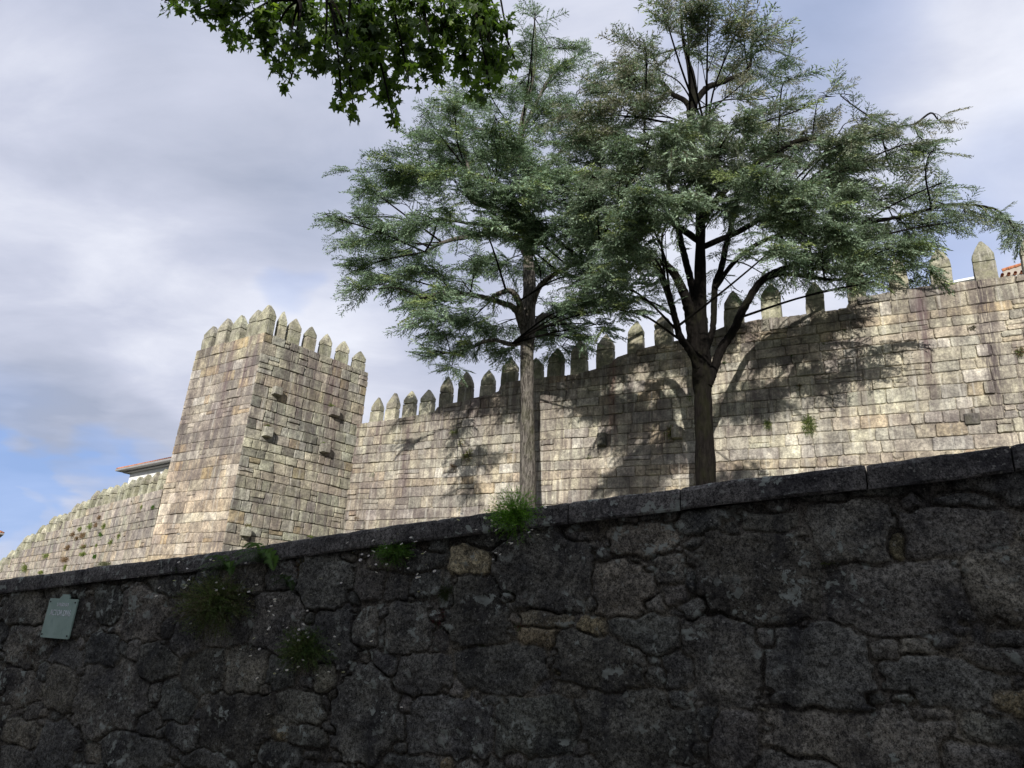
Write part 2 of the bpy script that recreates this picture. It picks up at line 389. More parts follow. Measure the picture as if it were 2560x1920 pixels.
def masonry(mb, pl, u0, u1, z0, ztop, rowh, blen, pal, seed, relief=.03, quoin=False, rowf=None, wave=.05):
    r = np.random.default_rng(seed); z = z0; row = 0; us = np.linspace(u0, u1, 60)
    zmax = max(ztop(u) for u in us)
    def W(k, u): return wave*2*(float(vnoise(np.array(u*.55+k*3.7), np.array(k*1.31), seed))-.5)
    while z < zmax-.05:
        h = rowh*(.78+.44*r.random()); u = u0-(r.random()*blen*.5 if not quoin else 0); z1 = z+h; first = True
        rt = pick(pal, r); lb = blen*(.8+.45*r.random()); pj = (0.0, 0.0)
        while u < u1:
            Lb = lb*(.5+1.05*r.random()**1.2)
            if first and quoin: Lb = blen*(1.25 if row % 2 else .75)
            a, b_ = max(u, u0), min(u+Lb, u1)
            if u1-b_ < .3: b_ = u1
            u = b_; first = False
            nj = (0.0, 0.0) if b_ >= u1 else ((r.random()-.5)*.07, (r.random()-.5)*.07)
            ja, jb = pj, nj; pj = nj
            if b_-a < .1: continue
            ta, tb = ztop(a+.02), ztop(b_-.02); tm = ztop((a+b_)/2)
            if tm < z+.12 or min(ta, tb) < z+.02: continue
            def top(uu, tt):
                t1 = z1+W(row+1, uu)
                return tt if tt < t1+.10 else t1
            za, zb = top(a, ta), top(b_, tb); ya, yb = z+(W(row, a) if row else 0), z+(W(row, b_) if row else 0)
            if za-ya < .08 or zb-yb < .08: continue
            g = .003+.007*r.random()
            def put(A, B, C, D):
                tone = pick(pal, r)*.68+rt*.32
                if rowf is not None: tone = tone*rowf((a+b_)/2, (z+z1)/2)
                rel = relief*(.3+1.2*r.random())+(.05 if r.random() < .04 else 0)
                block(mb, pl, [A, B, C, D], .08, rel, r, tone)
            A, B, C, D = (a+g+ja[0], ya+g), (b_-g+jb[0], yb+g), (b_-g+jb[1], zb-g), (a+g+ja[1], za-g)
            q = r.random()
            if q < .09 and min(za-ya, zb-yb) > .38:
                f = .4+.25*r.random(); P = (A[0]*(1-f)+D[0]*f, A[1]*(1-f)+D[1]*f); Q = (B[0]*(1-f)+C[0]*f, B[1]*(1-f)+C[1]*f)
                put(A, B, (Q[0], Q[1]-.008), (P[0], P[1]-.008)); put((P[0], P[1]+.008), (Q[0], Q[1]+.008), C, D)
            else: put(A, B, C, D)
        z = z1; row += 1

# profile of the curtain's top, read as heights along it
ctp = [(891, 1060), (1000, 1045), (1085, 1030), (1093, 1016), (1185, 995), (1195, 991), (1245, 984), (1252, 958), (1345, 943), (1445, 935), (1470, 926), (1530, 908), (1537, 893), (1600, 872), (1650, 860), (1690, 852), (1745, 838), (1800, 828),
       (1806, 815), (1860, 805), (1900, 797), (1980, 789), (2075, 776), (2120, 768), (2124, 748), (2180, 736), (2260, 725), (2320, 713), (2430, 701), (2560, 686), (2700, 668)]
CT = sorted(PC.hit(x, y) for x, y in ctp)
cu = np.array([p[0] for p in CT]); cz = np.array([p[1] for p in CT])
def ctop(u): return float(np.interp(u, cu, cz))
U_END = cu[-1]+9
cz_end = cz[-1]
BASE_Z = 2.6
def core(mb, pl, u0, u1, z0, ztop, th, n, tone, inset=.03):
    us = np.linspace(u0, u1, n); fr = [pl.pt(u, z0, -inset) for u in us]; ft = [pl.pt(u, ztop(u)-.02, -inset) for u in us]
    bt = [pl.pt(u, ztop(u)-.02, -th) for u in us]; bb = [pl.pt(u, z0, -th) for u in us]
    V = fr+ft+bt+bb; i = np.arange(n-1)
    F = np.concatenate([np.stack([i+k*n, i+1+k*n, i+1+(k+1)*n, i+(k+1)*n], 1) for k in range(3)]+[np.array([[0, n, 2*n, 3*n], [n-1, 4*n-1, 3*n-1, 2*n-1]])])
    mb.add(V, [F], tone)
def merlon(pl, u, z0, wd, ht, th, parent, seed, pal=PAL_M, mat='merlon', off=0.0, capf=.52, dk=1.0, lean=0.0):
    """block below, pointed cap stone on top; the cap rises to a short ridge"""
    r = np.random.default_rng(seed); mb = MB(); capf = capf+(r.random()-.5)*.12; ht = ht*(.97+.06*r.random()); hb = ht*(1-capf); ax0 = (r.random()-.5)*.12*wd; wd = wd*(.94+.12*r.random())
    def prism(levels, tone):
        # levels: list of (z, half width, v front, v back)
        V = []; k = 8
        for (z, hw, vf, vb, c) in levels:
            pts = [(-hw+c, vf), (hw-c, vf), (hw, vf-c), (hw, vb+c), (hw-c, vb), (-hw+c, vb), (-hw, vb+c), (-hw, vf-c)]
            for (x, v) in pts: V.append(pl.pt(u+x+lean*(z-z0)+(ax0*max(0, (z-z0-hb)/(ht-hb))), z, off+v)+(r.random(3)-.5)*.03)
        n = len(levels)
        F = [ring_quads(k, a*k, (a+1)*k) for a in range(n-1)]
        mb.add(V, F+[np.arange(k)[None, ::-1], (np.arange(k)+(n-1)*k)[None, :]], tone)
    hw = wd/2; b = .02
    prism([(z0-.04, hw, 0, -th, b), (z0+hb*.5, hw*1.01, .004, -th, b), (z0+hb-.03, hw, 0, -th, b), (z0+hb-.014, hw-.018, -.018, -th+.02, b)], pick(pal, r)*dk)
    zc = z0+hb+.024; ce = ht*capf; sh = ce*.30
    prism([(zc, hw-.02, -.02, -th+.02, b), (zc+.018, hw*.985, -.004, -th, b), (zc+sh, hw*.975, -.01, -th+.005, b), (zc+sh+(ce-sh)*.5, hw*(.56+.10*r.random()), -.05-th*.09, -th*.90, b),
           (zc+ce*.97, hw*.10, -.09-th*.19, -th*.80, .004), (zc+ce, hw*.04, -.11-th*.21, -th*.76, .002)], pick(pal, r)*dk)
    return mb.build('merlon', M[mat], parent)

castle = empty('castle_wall', PC.pt(15, BASE_Z)); tag(castle, 'long battlemented granite wall behind the two cedars, streaked and dappled with tree shadow', 'wall')
mb = MB(); core(mb, PC, -.6, U_END, BASE_Z, lambda u: ctop(max(u, cu[0])), 1.5, 260, (.33, .30, .24))
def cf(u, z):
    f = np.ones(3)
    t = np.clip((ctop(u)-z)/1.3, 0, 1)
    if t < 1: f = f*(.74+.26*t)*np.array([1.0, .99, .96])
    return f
def add_stains(mat, pl, loc, items):
    """single water stains running down from the parapet, each at its own place along the wall"""
    t = mat.node_tree; q = NT(t); b = t.nodes['Principled BSDF']; col = b.inputs['Base Color'].links[0].from_socket
    tcx = q.n('ShaderNodeTexCoord').outputs['Object']
    dp = q.n('ShaderNodeVectorMath', operation='DOT_PRODUCT'); q.l(tcx, dp.inputs[0]); dp.inputs[1].default_value = pl.d
    sp = q.n('ShaderNodeSeparateXYZ'); q.l(tcx, sp.inputs[0]); u_off = float((np.array(loc)-pl.P) @ pl.d)
    nz_ = q.noise(q.mapping(tcx, (1.6, 1.6, .5)), 1.0, 5, .65); nf = q.noise(q.mapping(tcx, (14, 14, .8)), 1.0, 4, .65)
    uu = q.math('ADD', dp.outputs['Value'], q.math('MULTIPLY', q.math('SUBTRACT', nz_, .5), .5))
    for (u, wd, zt, zb, c, k) in items:
        m = q.rng(q.math('ABSOLUTE', q.math('SUBTRACT', uu, u-u_off)), 0.0, wd, 1.0, 0.0)
        zm = q.math('MULTIPLY', q.rng(sp.outputs[2], zb-loc[2]-1.5, zb-loc[2]+1.5), q.rng(nf, .32, .58))
        col = q.mix(q.math('MULTIPLY', q.math('MULTIPLY', m, zm), k), col, c)
    q.l(col, b.inputs['Base Color'])
PU, RD, BK = (.11, .075, .08), (.20, .12, .095), (.075, .06, .062)
add_stains(M['curtain'], PC, castle.location, [(PC.hit(x, 1000)[0], wd, PC.hit(x, y0)[1], PC.hit(x, y1)[1], c, k) for x, wd, y0, y1, c, k in
    [(2500, .55, 700, 1040, BK, .95), (2335, .34, 790, 960, PU, .85), (1532, .32, 930, 1080, RD, .8), (1090, 1.5, 990, 1090, BK, .8), (1200, 1.4, 980, 1060, PU, .7), (960, .8, 1060, 1160, PU, .75), (900, .5, 1060, 1200, PU, .8),
     (1030, .5, 1040, 1250, PU, .6), (2100, .5, 780, 930, BK, .5), (1900, .6, 800, 900, PU, .5), (1700, .5, 860, 960, PU, .5), (2200, .3, 740, 860, BK, .5)]])
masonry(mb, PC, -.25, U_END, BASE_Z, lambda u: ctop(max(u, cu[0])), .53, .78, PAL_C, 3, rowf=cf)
mb.build('masonry', M['curtain'], castle)
# merlons of the curtain: (centre x, apex y, base y, width px)
cm = [(934, 997, 1054, 33), (973, 985, 1047, 33), (1017, 981, 1041, 34), (1061, 976, 1032, 35), (1108, 945, 1018, 33), (1159, 934, 993, 37), (1213, 926, 989, 36),
      (1269, 898, 958, 39), (1335, 897, 945, 38), (1385, 874, 941, 40), (1444, 851, 934, 40), (1510, 837, 900, 42), (1586, 808, 876, 42), (1658, 789, 860, 46), (1743, 765, 838, 48),
      (1834, 729, 812, 49), (1929, 712, 794, 50), (2038, 705, 778, 50), (2143, 660, 748, 52), (2249, 645, 725, 54), (2356, 619, 711, 58), (2469, 602, 698, 61), (2590, 576, 684, 63), (2715, 552, 668, 65)]
for i, (x, ya, yb, wpx) in enumerate(cm):
    u, zb = PC.hit(x, yb); _, za = PC.hit(x+3, ya, -.25)
    u1, _ = PC.hit(x-wpx/2, yb); u2, _ = PC.hit(x+wpx/2, yb)
    zt = min(ctop(u-.3), ctop(u+.3))-.03
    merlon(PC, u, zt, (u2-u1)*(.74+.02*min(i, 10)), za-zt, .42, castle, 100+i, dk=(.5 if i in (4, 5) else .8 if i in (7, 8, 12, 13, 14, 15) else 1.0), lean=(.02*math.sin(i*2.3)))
def corbel(pl, px, py, wpx, hpx, L_, parent, tone, drop=.0, seed=0):
    u, z = pl.hit(px, py); u1, _ = pl.hit(px-wpx/2, py); u2, _ = pl.hit(px+wpx/2, py); _, z1 = pl.hit(px, py+hpx/2); _, z2 = pl.hit(px, py-hpx/2)
    wd, h = abs(u2-u1), abs(z2-z1); r = np.random.default_rng(seed); V = []; k = 8
    for (v, s, c) in [(-.1, 1, .01), (L_*.6, 1, .015), (L_-.03, .98, .02), (L_, .92, .03)]:
        hw, hh = wd/2*s, h/2*s
        for (x, y) in [(-hw+c, -hh), (hw-c, -hh), (hw, -hh+c), (hw, hh-c), (hw-c, hh), (-hw+c, hh), (-hw, hh-c), (-hw, -hh+c)]:
            V.append(pl.pt(u+x, z+y-drop*max(v, 0), v)+(r.random(3)-.5)*.015)
    m = MB(); m.add(V, [ring_quads(k, a*k, (a+1)*k) for a in range(3)]+[(np.arange(k)+3*k)[None]], tone); return m.build('corbel', M['tower_r'], parent)
corbel(PC, 1508, 1101, 21, 31, .3, castle, (.07, .07, .065), seed=1)
corbel(PC, 1695, 1085, 26, 27, .3, castle, (.25, .23, .19), seed=2)
corbel(PC, 2430, 1048, 40, 28, .1, castle, (.10, .095, .09), seed=3)

# ---- tower
_, ZT1 = PL.hit(664, 826); _, ZTL = PL.hit(492, 874); _, ZTR = PR.hit(920, 930)
uL, _ = PL.hit(489, 876); uR, _ = PR.hit(922, 932)
DBG.update(ZT1=ZT1, ZTL=ZTL, ZTR=ZTR, uL=uL, uR=uR)
TL_LEN, TR_LEN = uC0, uR+.15
tower = empty('castle_tower', np.array([C1[0], C1[1], BASE_Z])); tag(tower, 'tall square granite tower with pointed battlements and stone corbels on its side', 'tower')
BC = (C1[:2]+PL.d[:2]*TL_LEN/2+PR.d[:2]*TR_LEN/2)
ZTOP = (ZT1+ZTL+ZTR)/3
def batter(mb_):
    for V in mb_.V:
        k = 1-.030*np.clip((V[:, 2]-BASE_Z)/(ZTOP-BASE_Z), -.1, 1.15)
        V[:, 0] = BC[0]+(V[:, 0]-BC[0])*k; V[:, 1] = BC[1]+(V[:, 1]-BC[1])*k
def tzl(u): return float(np.interp(u, [0, TL_LEN], [ZT1, ZT1+(ZTL-ZT1)*TL_LEN/max(uL, .1)]))
def tzr(u): return float(np.interp(u, [0, TR_LEN], [ZT1, ZTR]))
mb = MB(); core(mb, PL, .03, TL_LEN, BASE_Z, tzl, .9, 12, (.34, .31, .26))
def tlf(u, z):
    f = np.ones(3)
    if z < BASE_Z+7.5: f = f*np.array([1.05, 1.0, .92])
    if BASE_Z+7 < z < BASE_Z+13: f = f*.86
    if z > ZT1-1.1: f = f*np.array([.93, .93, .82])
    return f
add_stains(M['tower_l'], PL, tower.location, [(u, w_, 16, zb, c, k) for u, w_, zb, c, k in [(1.1, .3, 13, PU, .8), (2.5, .45, 12, PU, .7), (4.6, .4, 13, BK, .7), (5.5, .5, 9.5, BK, .7), (3.6, .3, 14, PU, .6), (.5, .25, 14, PU, .6)]])
add_stains(M['tower_r'], PR, tower.location, [(u, w_, 16, zb, c, k) for u, w_, zb, c, k in [(1.9, .35, 14, BK, .8), (3.2, .4, 13.5, BK, .8), (4.4, .45, 13, PU, .8), (5.4, .4, 13, BK, .7), (2.6, .4, 11, PU, .5), (4.9, .5, 9, PU, .6)]])
masonry(mb, PL, 0, TL_LEN, BASE_Z, tzl, .56, .74, PAL_TL, 21, .012, quoin=True, rowf=tlf)
batter(mb); mb.build('front_face', M['tower_l'], tower)
mb = MB(); core(mb, PR, .03, TR_LEN, BASE_Z, tzr, .9, 12, (.25, .24, .20))
masonry(mb, PR, 0.0, TR_LEN, BASE_Z, tzr, .56, .68, PAL_TR, 22, .05, quoin=True)
batter(mb); mb.build('side_face', M['tower_r'], tower)
mb = MB()   # the two hidden faces and the walk on top
A, B_, Cc, D = [np.array([*C1[:2]]), C1[:2]+PR.d[:2]*TR_LEN, C1[:2]+PR.d[:2]*TR_LEN+PL.d[:2]*TL_LEN, C1[:2]+PL.d[:2]*TL_LEN]
i1 = .9
def inset(p, q): return p+(BC-p)/np.linalg.norm(BC-p)*q
P4 = [inset(p, .4) for p in (A, B_, Cc, D)]
zz = min(tzl(TL_LEN), tzr(TR_LEN))-.4
V = [[*p, BASE_Z] for p in P4]+[[*p, zz] for p in P4]
mb.add(V, [np.array([[0, 1, 5, 4], [1, 2, 6, 5], [2, 3, 7, 6], [3, 0, 4, 7], [4, 5, 6, 7]])], (.25, .23, .19)); batter(mb)
mb.build('inner_core', M['curtain'], tower)
def tower_merlon(pl, px, yb, ya, wpx, seed, ulen, zf, uu=None, dk=1.0, wk=.70, h=None):
    u, _ = pl.hit(px, yb); u1, _ = pl.hit(px-wpx/2, yb); u2, _ = pl.hit(px+wpx/2, yb); wd = abs(u2-u1)*wk
    u = min(max(u, wd/2), ulen-wd/2) if uu is None else uu
    _, za = pl.hit(px, ya, -.25); z0 = zf(u)-.02
    o = merlon(pl, u, z0, wd, (za-z0) if h is None else h, .5, tower, seed, dk=dk)
    me = o.data; c = np.empty(len(me.vertices)*3); me.vertices.foreach_get('co', c); c = c.reshape(-1, 3)+np.array(tower.location)
    k = 1-.030*np.clip((c[:, 2:3]-BASE_Z)/(ZTOP-BASE_Z), -.1, 1.0)
    c[:, :2] = BC+(c[:, :2]-BC)*k; me.vertices.foreach_set('co', (c-np.array(tower.location)).astype(np.float32).ravel())
    return o
Z = lambda x, y: (x/2.304, 700+y/2.304)
for i, (bx, by, ax_, ay_, wp) in enumerate([(1168, 392, 1182, 283, 78), (1250, 368, 1266, 236, 72), (1336, 345, 1351, 218, 74), (1434, 316, 1448, 185, 76)]):
    x, yb = Z(bx, by); xa, ya = Z(ax_, ay_); tower_merlon(PL, x, yb, ya, wp/2.304, 300+i, TL_LEN, tzl)
for i, (bx, by, ax_, ay_, wp) in enumerate([(1693, 352, 1708, 222, 90), (1790, 396, 1815, 267, 76), (1884, 437, 1902, 308, 78), (1984, 482, 2002, 352, 78), (2085, 518, 2095, 415, 78)]):
    x, yb = Z(bx, by); xa, ya = Z(ax_, ay_); tower_merlon(PR, x, yb, ya, wp/2.304, 310+i, TR_LEN, tzr, wk=.80)
x, yb = Z(1540, 300); xa, ya = Z(1558, 142)
tower_merlon(PL, x, yb, ya, 80/2.304, 320, TL_LEN, tzl, uu=.42, wk=.9, h=(tower_h := PL.hit(*Z(1560, 142), -.3)[1]-ZT1))
x, yb = Z(1600, 315); xa, ya = Z(1602, 172)
tower_merlon(PR, x, yb, ya, 48/2.304, 321, TR_LEN, tzr, uu=1.0, wk=.9, h=tower_h*.93)
for k, (cx, cy, wp, hp, Lc) in enumerate([(1590, 643, 52, 42, .42), (1534, 878, 54, 52, .42), (1920, 762, 52, 44, .42), (1864, 972, 52, 46, .42), (1408, 1452, 54, 46, .42)]):
    x, y = Z(cx, cy); corbel(PR, x, y, wp/2.304*.92, hp/2.304*1.1, Lc*.8, tower, (.33, .325, .28), seed=20+k)

# ---- far wall beyond the tower
K5 = 5.183
ftop = [(2060, 195), (1950, 225), (1820, 325), (1725, 332), (1640, 360), (1540, 380), (1460, 450), (1380, 480), (1310, 490), (1170, 560), (1070, 665), (1000, 675), (870, 770), (830, 780), (740, 865), (690, 875),
        (620, 945), (500, 1020), (400, 1110), (310, 1170), (250, 1235), (170, 1300), (120, 1350), (60, 1420), (0, 1470), (-60, 1520)]
FT = []
for x, y in ftop:
    hp = np.interp(x, [-60, 0, 300, 600, 1000, 1380, 2060], [72, 75, 98, 128, 172, 205, 232])
    FT.append((*PF.hit(x/K5, 1130+y/K5), PF.hit(x/K5, 1130+(y+hp)/K5)[1]))
fu = np.array([p[0] for p in FT]); fa = np.array([p[1] for p in FT]); fb = np.array([p[2] for p in FT])
DBG.update(fu=fu[[0, 5, 10, 20, -1]], fb=fb[[0, 5, 10, 20, -1]], fa=fa[[0, 5, 10, 20, -1]])
def ftopz(u):
    z = float(np.interp(u, fu, fb)); return math.floor(z/.5+.35)*.5
F_END = fu[-1]
farw = empty('castle_wall', PF.pt(20, BASE_Z)); tag(farw, 'battlemented granite wall running away downhill left of the tower, tufted with weeds', 'wall')
mb = MB(); core(mb, PF, 0, F_END, -1, ftopz, 1.5, 120, (.14, .125, .10))
masonry(mb, PF, 0, F_END, -1.0, ftopz, .5, .52, PAL_F, 31, .02, wave=.015)
mb.build('masonry', M['far'], farw)
uA = PF.hit(1950/K5, 1130+440/K5)[0]; uB = PF.hit(1725/K5, 1130+540/K5)[0]; uA0 = PF.hit(2050/K5, 1130+440/K5)[0]
pitch = max(.9, (uB-uA)/2); u = uA0; i = 0; DBG.update(pitch=pitch)
while u < F_END-.5 and i < 90:
    z0 = ftopz(u)-.05; ht = float(np.interp(u, fu, fa-fb))
    merlon(PF, u, z0, pitch*.42, min(max(ht*1.12, 1.25), 1.8), pitch*.36, farw, 400+i, mat='merlon_far', dk=1.1); u += pitch*(1+.08*math.sin(i*1.7)); i += 1
DBG.update(nfar=i)

# ------------------------------------------------------------------ near retaining wall
QL, QR = ray(0, 1450), ray(2560, 1107)
NL = EYE+QL*11.0; NR = EYE+QR*5.5          # optical depths of its two ends in the frame
PN = Plane(NL, d=(NR-NL)[:2])
DBG.update(NL=NL, NR=NR)
cop = [(0, 1449), (220, 1420), (440, 1394), (640, 1366), (856, 1331), (1094, 1298), (1240, 1278), (1435, 1253), (1705, 1218), (1805, 1204), (2164, 1161), (2370, 1135), (2560, 1107)]
CP = [PN.hit(x, y, .05) for x, y in cop]
nu = np.array([p[0] for p in CP]); nz = np.array([p[1] for p in CP])
sl = (nz[-1]-nz[0])/(nu[-1]-nu[0]); DBG.update(slope=sl, nu=nu, nz=nz)
nu2 = np.concatenate([[nu[0]-6], nu, [nu[-1]+5]]); nz2 = np.concatenate([[nz[0]-6*sl], nz, [nz[-1]+5*sl]])
def ntop(u): return np.interp(u, nu2, nz2)
TCOP = .20
NU0, NU1 = nu[0]-4.0, nu[-1]+3.0
def street_z(u): return nz[0]+sl*(u-nu[0])-3.0
# hand-read stones: (cx, cy, rx, ry) in photo pixels
ST = [(1350, 1420, 113, 97), (1171, 1400, 46, 42), (1190, 1529, 74, 89), (1544, 1467, 66, 68), (1606, 1342, 80, 36), (1669, 1412, 43, 36), (918, 1463, 36, 40), (992, 1470, 36, 40), (1015, 1568, 58, 58),
      (899, 1575, 43, 43), (1342, 1599, 46, 28), (1365, 1544, 68, 25), (1241, 1673, 99, 55), (1043, 1688, 68, 55), (1498, 1653, 106, 72), (1599, 1579, 84, 47), (918, 1785, 76, 105), (1124, 1824, 99, 75),
      (1338, 1817, 95, 63), (1579, 1824, 134, 92), (1696, 1669, 44, 58), (1015, 1902, 70, 24), (949, 1587, 13, 33), (1015, 1765, 20, 24), (1420, 1738, 50, 17), (1628, 1690, 24, 28), (1626, 1650, 20, 16),
      (1887, 1439, 158, 108), (2235, 1483, 180, 90), (2128, 1336, 94, 76), (2382, 1323, 126, 63), (1923, 1305, 72, 27), (1758, 1296, 62, 27), (1789, 1648, 104, 108), (2039, 1671, 130, 104),
      (2213, 1630, 36, 31), (2289, 1617, 46, 23), (2360, 1720, 150, 60), (2510, 1655, 90, 36), (2500, 1450, 80, 84), (2414, 1251, 90, 22), (2512, 1599, 38, 24), (2449, 1577, 17, 28), (2146, 1860, 225, 78),
      (2480, 1835, 70, 28), (1834, 1852, 60, 62), (1910, 1595, 28, 36), (1727, 1448, 19, 40), (2235, 1358, 24, 42), (2181, 1748, 28, 20), (2257, 1752, 40, 19), (1736, 1512, 42, 25), (1760, 1800, 26, 36),
      (805, 1455, 63, 68), (828, 1591, 60, 72), (502, 1680, 56, 52), (607, 1680, 46, 60), (583, 1817, 88, 80), (739, 1774, 60, 40), (758, 1840, 48, 28), (451, 1844, 45, 32), (272, 1747, 88, 90), (148, 1719, 44, 52),
      (51, 1719, 44, 46), (167, 1642, 40, 28), (350, 1533, 55, 70), (264, 1510, 38, 45), (389, 1660, 50, 48), (420, 1467, 50, 24), (330, 1880, 88, 48), (136, 1863, 48, 60), (51, 1832, 44, 34), (688, 1560, 60, 70),
      (560, 1560, 60, 60), (470, 1590, 36, 48), (700, 1440, 40, 40), (600, 1450, 55, 40), (690, 1690, 36, 40), (250, 1630, 40, 40), (60, 1610, 55, 48), (60, 1520, 50, 40), (180, 1545, 50, 50), (520, 1900, 70, 25),
      (690, 1890, 60, 30), (2530, 1760, 60, 30), (2330, 1800, 50, 20), (1470, 1560, 30, 22), (1270, 1490, 24, 20), (1440, 1330, 40, 16), (1060, 1400, 50, 26), (960, 1395, 45, 24), (1110, 1480, 14, 40), (2060, 1240, 60, 18), (2200, 1225, 70, 20)]
rs = np.random.default_rng(5)
seeds = []
for cx, cy, rx, ry in ST:
    u, z = PN.hit(cx, cy); ua, _ = PN.hit(cx-rx, cy); ub, _ = PN.hit(cx+rx, cy); _, za = PN.hit(cx, cy+ry); _, zb = PN.hit(cx, cy-ry)
    seeds.append([u, z, (ub-ua)/2, (zb-za)/2, (rs.random()-.5)*.15])
nauth = len(seeds)
def free(u, z, r, k=.86):
    for s in seeds:
        if ((abs(u-s[0])/(s[2]+r*k))**2.6+(abs(z-s[1])/(s[3]+r*k))**2.6) < 1: return False
    return True
for (r0, tries) in ((.34, 900), (.24, 1500), (.14, 2500), (.07, 5000), (.035, 3000)):
    for _ in range(tries):
        u = NU0+rs.random()*(NU1-NU0); z = float(ntop(u))-TCOP-rs.random()*3.2
        if free(u, z, r0, .72): seeds.append([u, z, r0*(.8+.9*rs.random()), r0*(.6+.45*rs.random()), (rs.random()-.5)*.9])
seeds = np.array(seeds); DBG.update(nstones=len(seeds))
GS = .0125
gu = np.arange(NU0, NU1, GS); gn = int(3.15/GS)
gh = np.linspace(-.17, -3.3, gn)
UU, HH = np.meshgrid(gu, gh, indexing='ij'); ZZ = HH+ntop(UU)
wu = UU+(fbm(UU*3, ZZ*3, 4, 41)-.5)*.16+(fbm(UU*14, ZZ*14, 2, 47)-.5)*.03; wz = ZZ+(fbm(UU*3+50, ZZ*3, 4, 43)-.5)*.16+(fbm(UU*14+9, ZZ*14, 2, 49)-.5)*.03
D1 = np.full(UU.shape, 9.0, np.float32); D2 = D1.copy(); ID = np.zeros(UU.shape, np.int32)
for k, (su, sz, ra, rb, an) in enumerate(seeds):
    i0 = max(0, int((su-2.2*ra-.2-NU0)/GS)); i1_ = min(len(gu), int((su+2.2*ra+.2-NU0)/GS)+1)
    if i1_ <= i0: continue
    x = wu[i0:i1_]-su; y = wz[i0:i1_]-sz; ca, sa = math.cos(an), math.sin(an)
    pw = 4.0; a = (np.abs(x*ca+y*sa)/ra)**pw; b = (np.abs(-x*sa+y*ca)/rb)**pw
    d = ((a+b)**(1/pw)).astype(np.float32)
    s1 = D1[i0:i1_]; s2 = D2[i0:i1_]; sid = ID[i0:i1_]
    better = d < s1
    s2[:] = np.where(better, s1, np.minimum(s2, d)); sid[:] = np.where(better, k, sid); s1[:] = np.where(better, d, s1)
rm = np.minimum(seeds[ID, 2], seeds[ID, 3])
edge = np.minimum((D2-D1)*.5, 1.22-D1)*rm          # metres to the joint, roughly
r1 = np.random.default_rng(77); so = (r1.random(len(seeds))-.5)*.035; gx = (r1.random((len(seeds), 2))-.5)*.10
bev = np.clip(edge/.026, 0, 1); bev = 1-(1-bev)**2
hgt = -.032+bev*(.032+so[ID])+(gx[ID, 0]*(UU-seeds[ID, 0])+gx[ID, 1]*(ZZ-seeds[ID, 1]))*bev
hgt += np.clip(edge/.10, 0, 1)*.014
hgt += (fbm(UU*5, ZZ*5, 6, 51, .62)-.5)*.085*(.4+.6*bev)+(fbm(UU*30, ZZ*30, 2, 53)-.5)*.014
crack = np.clip(1-edge/.011, 0, 1)*np.clip((fbm(UU*1.7, ZZ*1.7, 3, 59)-.42)*9, 0, 1)
hgt -= crack*.075
hgt = hgt-.01
PALN = [((.086, .085, .080), 6), ((.070, .072, .070), 5), ((.105, .10, .088), 3), ((.060, .061, .058), 3), ((.12, .105, .07), .5), ((.055, .053, .049), 2)]
tn = np.array([pick(PALN, r1) for _ in range(len(seeds))])
tn[1] = (.19, .17, .12); tn[10] = (.14, .12, .085); tn[11] = (.12, .11, .085); tn[0] = (.078, .077, .072)
tone = tn[ID]
mort = np.clip(1-edge/.016, 0, 1)[..., None]*.85
tone = tone*(1-mort)+np.array([.085, .078, .066])*mort
near = empty('retaining_wall', PN.pt(6, street_z(6))); tag(near, 'dark shaded retaining wall of big rough granite stones with a sloping coping', 'wall')
X = PN.P[0]+PN.d[0]*UU+PN.n[0]*hgt; Y = PN.P[1]+PN.d[1]*UU+PN.n[1]*hgt
nn, mm = UU.shape
ii = np.arange(nn-1)[:, None]*mm; jj = np.arange(mm-1)[None, :]
FQ = np.stack([ii+jj, ii+jj+1, ii+mm+jj+1, ii+mm+jj], -1).reshape(-1, 4)
mk('rubble_face', np.stack([X, Y, ZZ], -1).reshape(-1, 3), [FQ], M['rubble'], near, tone.reshape(-1, 3), True)
mb = MB(); us = np.linspace(NU0-8, NU1+8, 40); n = len(us)
V = [PN.pt(u, street_z(u)-.6, -.055) for u in us]+[PN.pt(u, float(ntop(u))-TCOP+.01, -.055) for u in us]+[PN.pt(u, float(ntop(u))-TCOP+.01, -.5) for u in us]
i = np.arange(n-1); mb.add(V, [np.concatenate([np.stack([i+k*n, i+1+k*n, i+1+(k+1)*n, i+(k+1)*n], 1) for k in (0, 1)])], (.09, .085, .08))
mb.build('wall_core', M['rubble'], near)
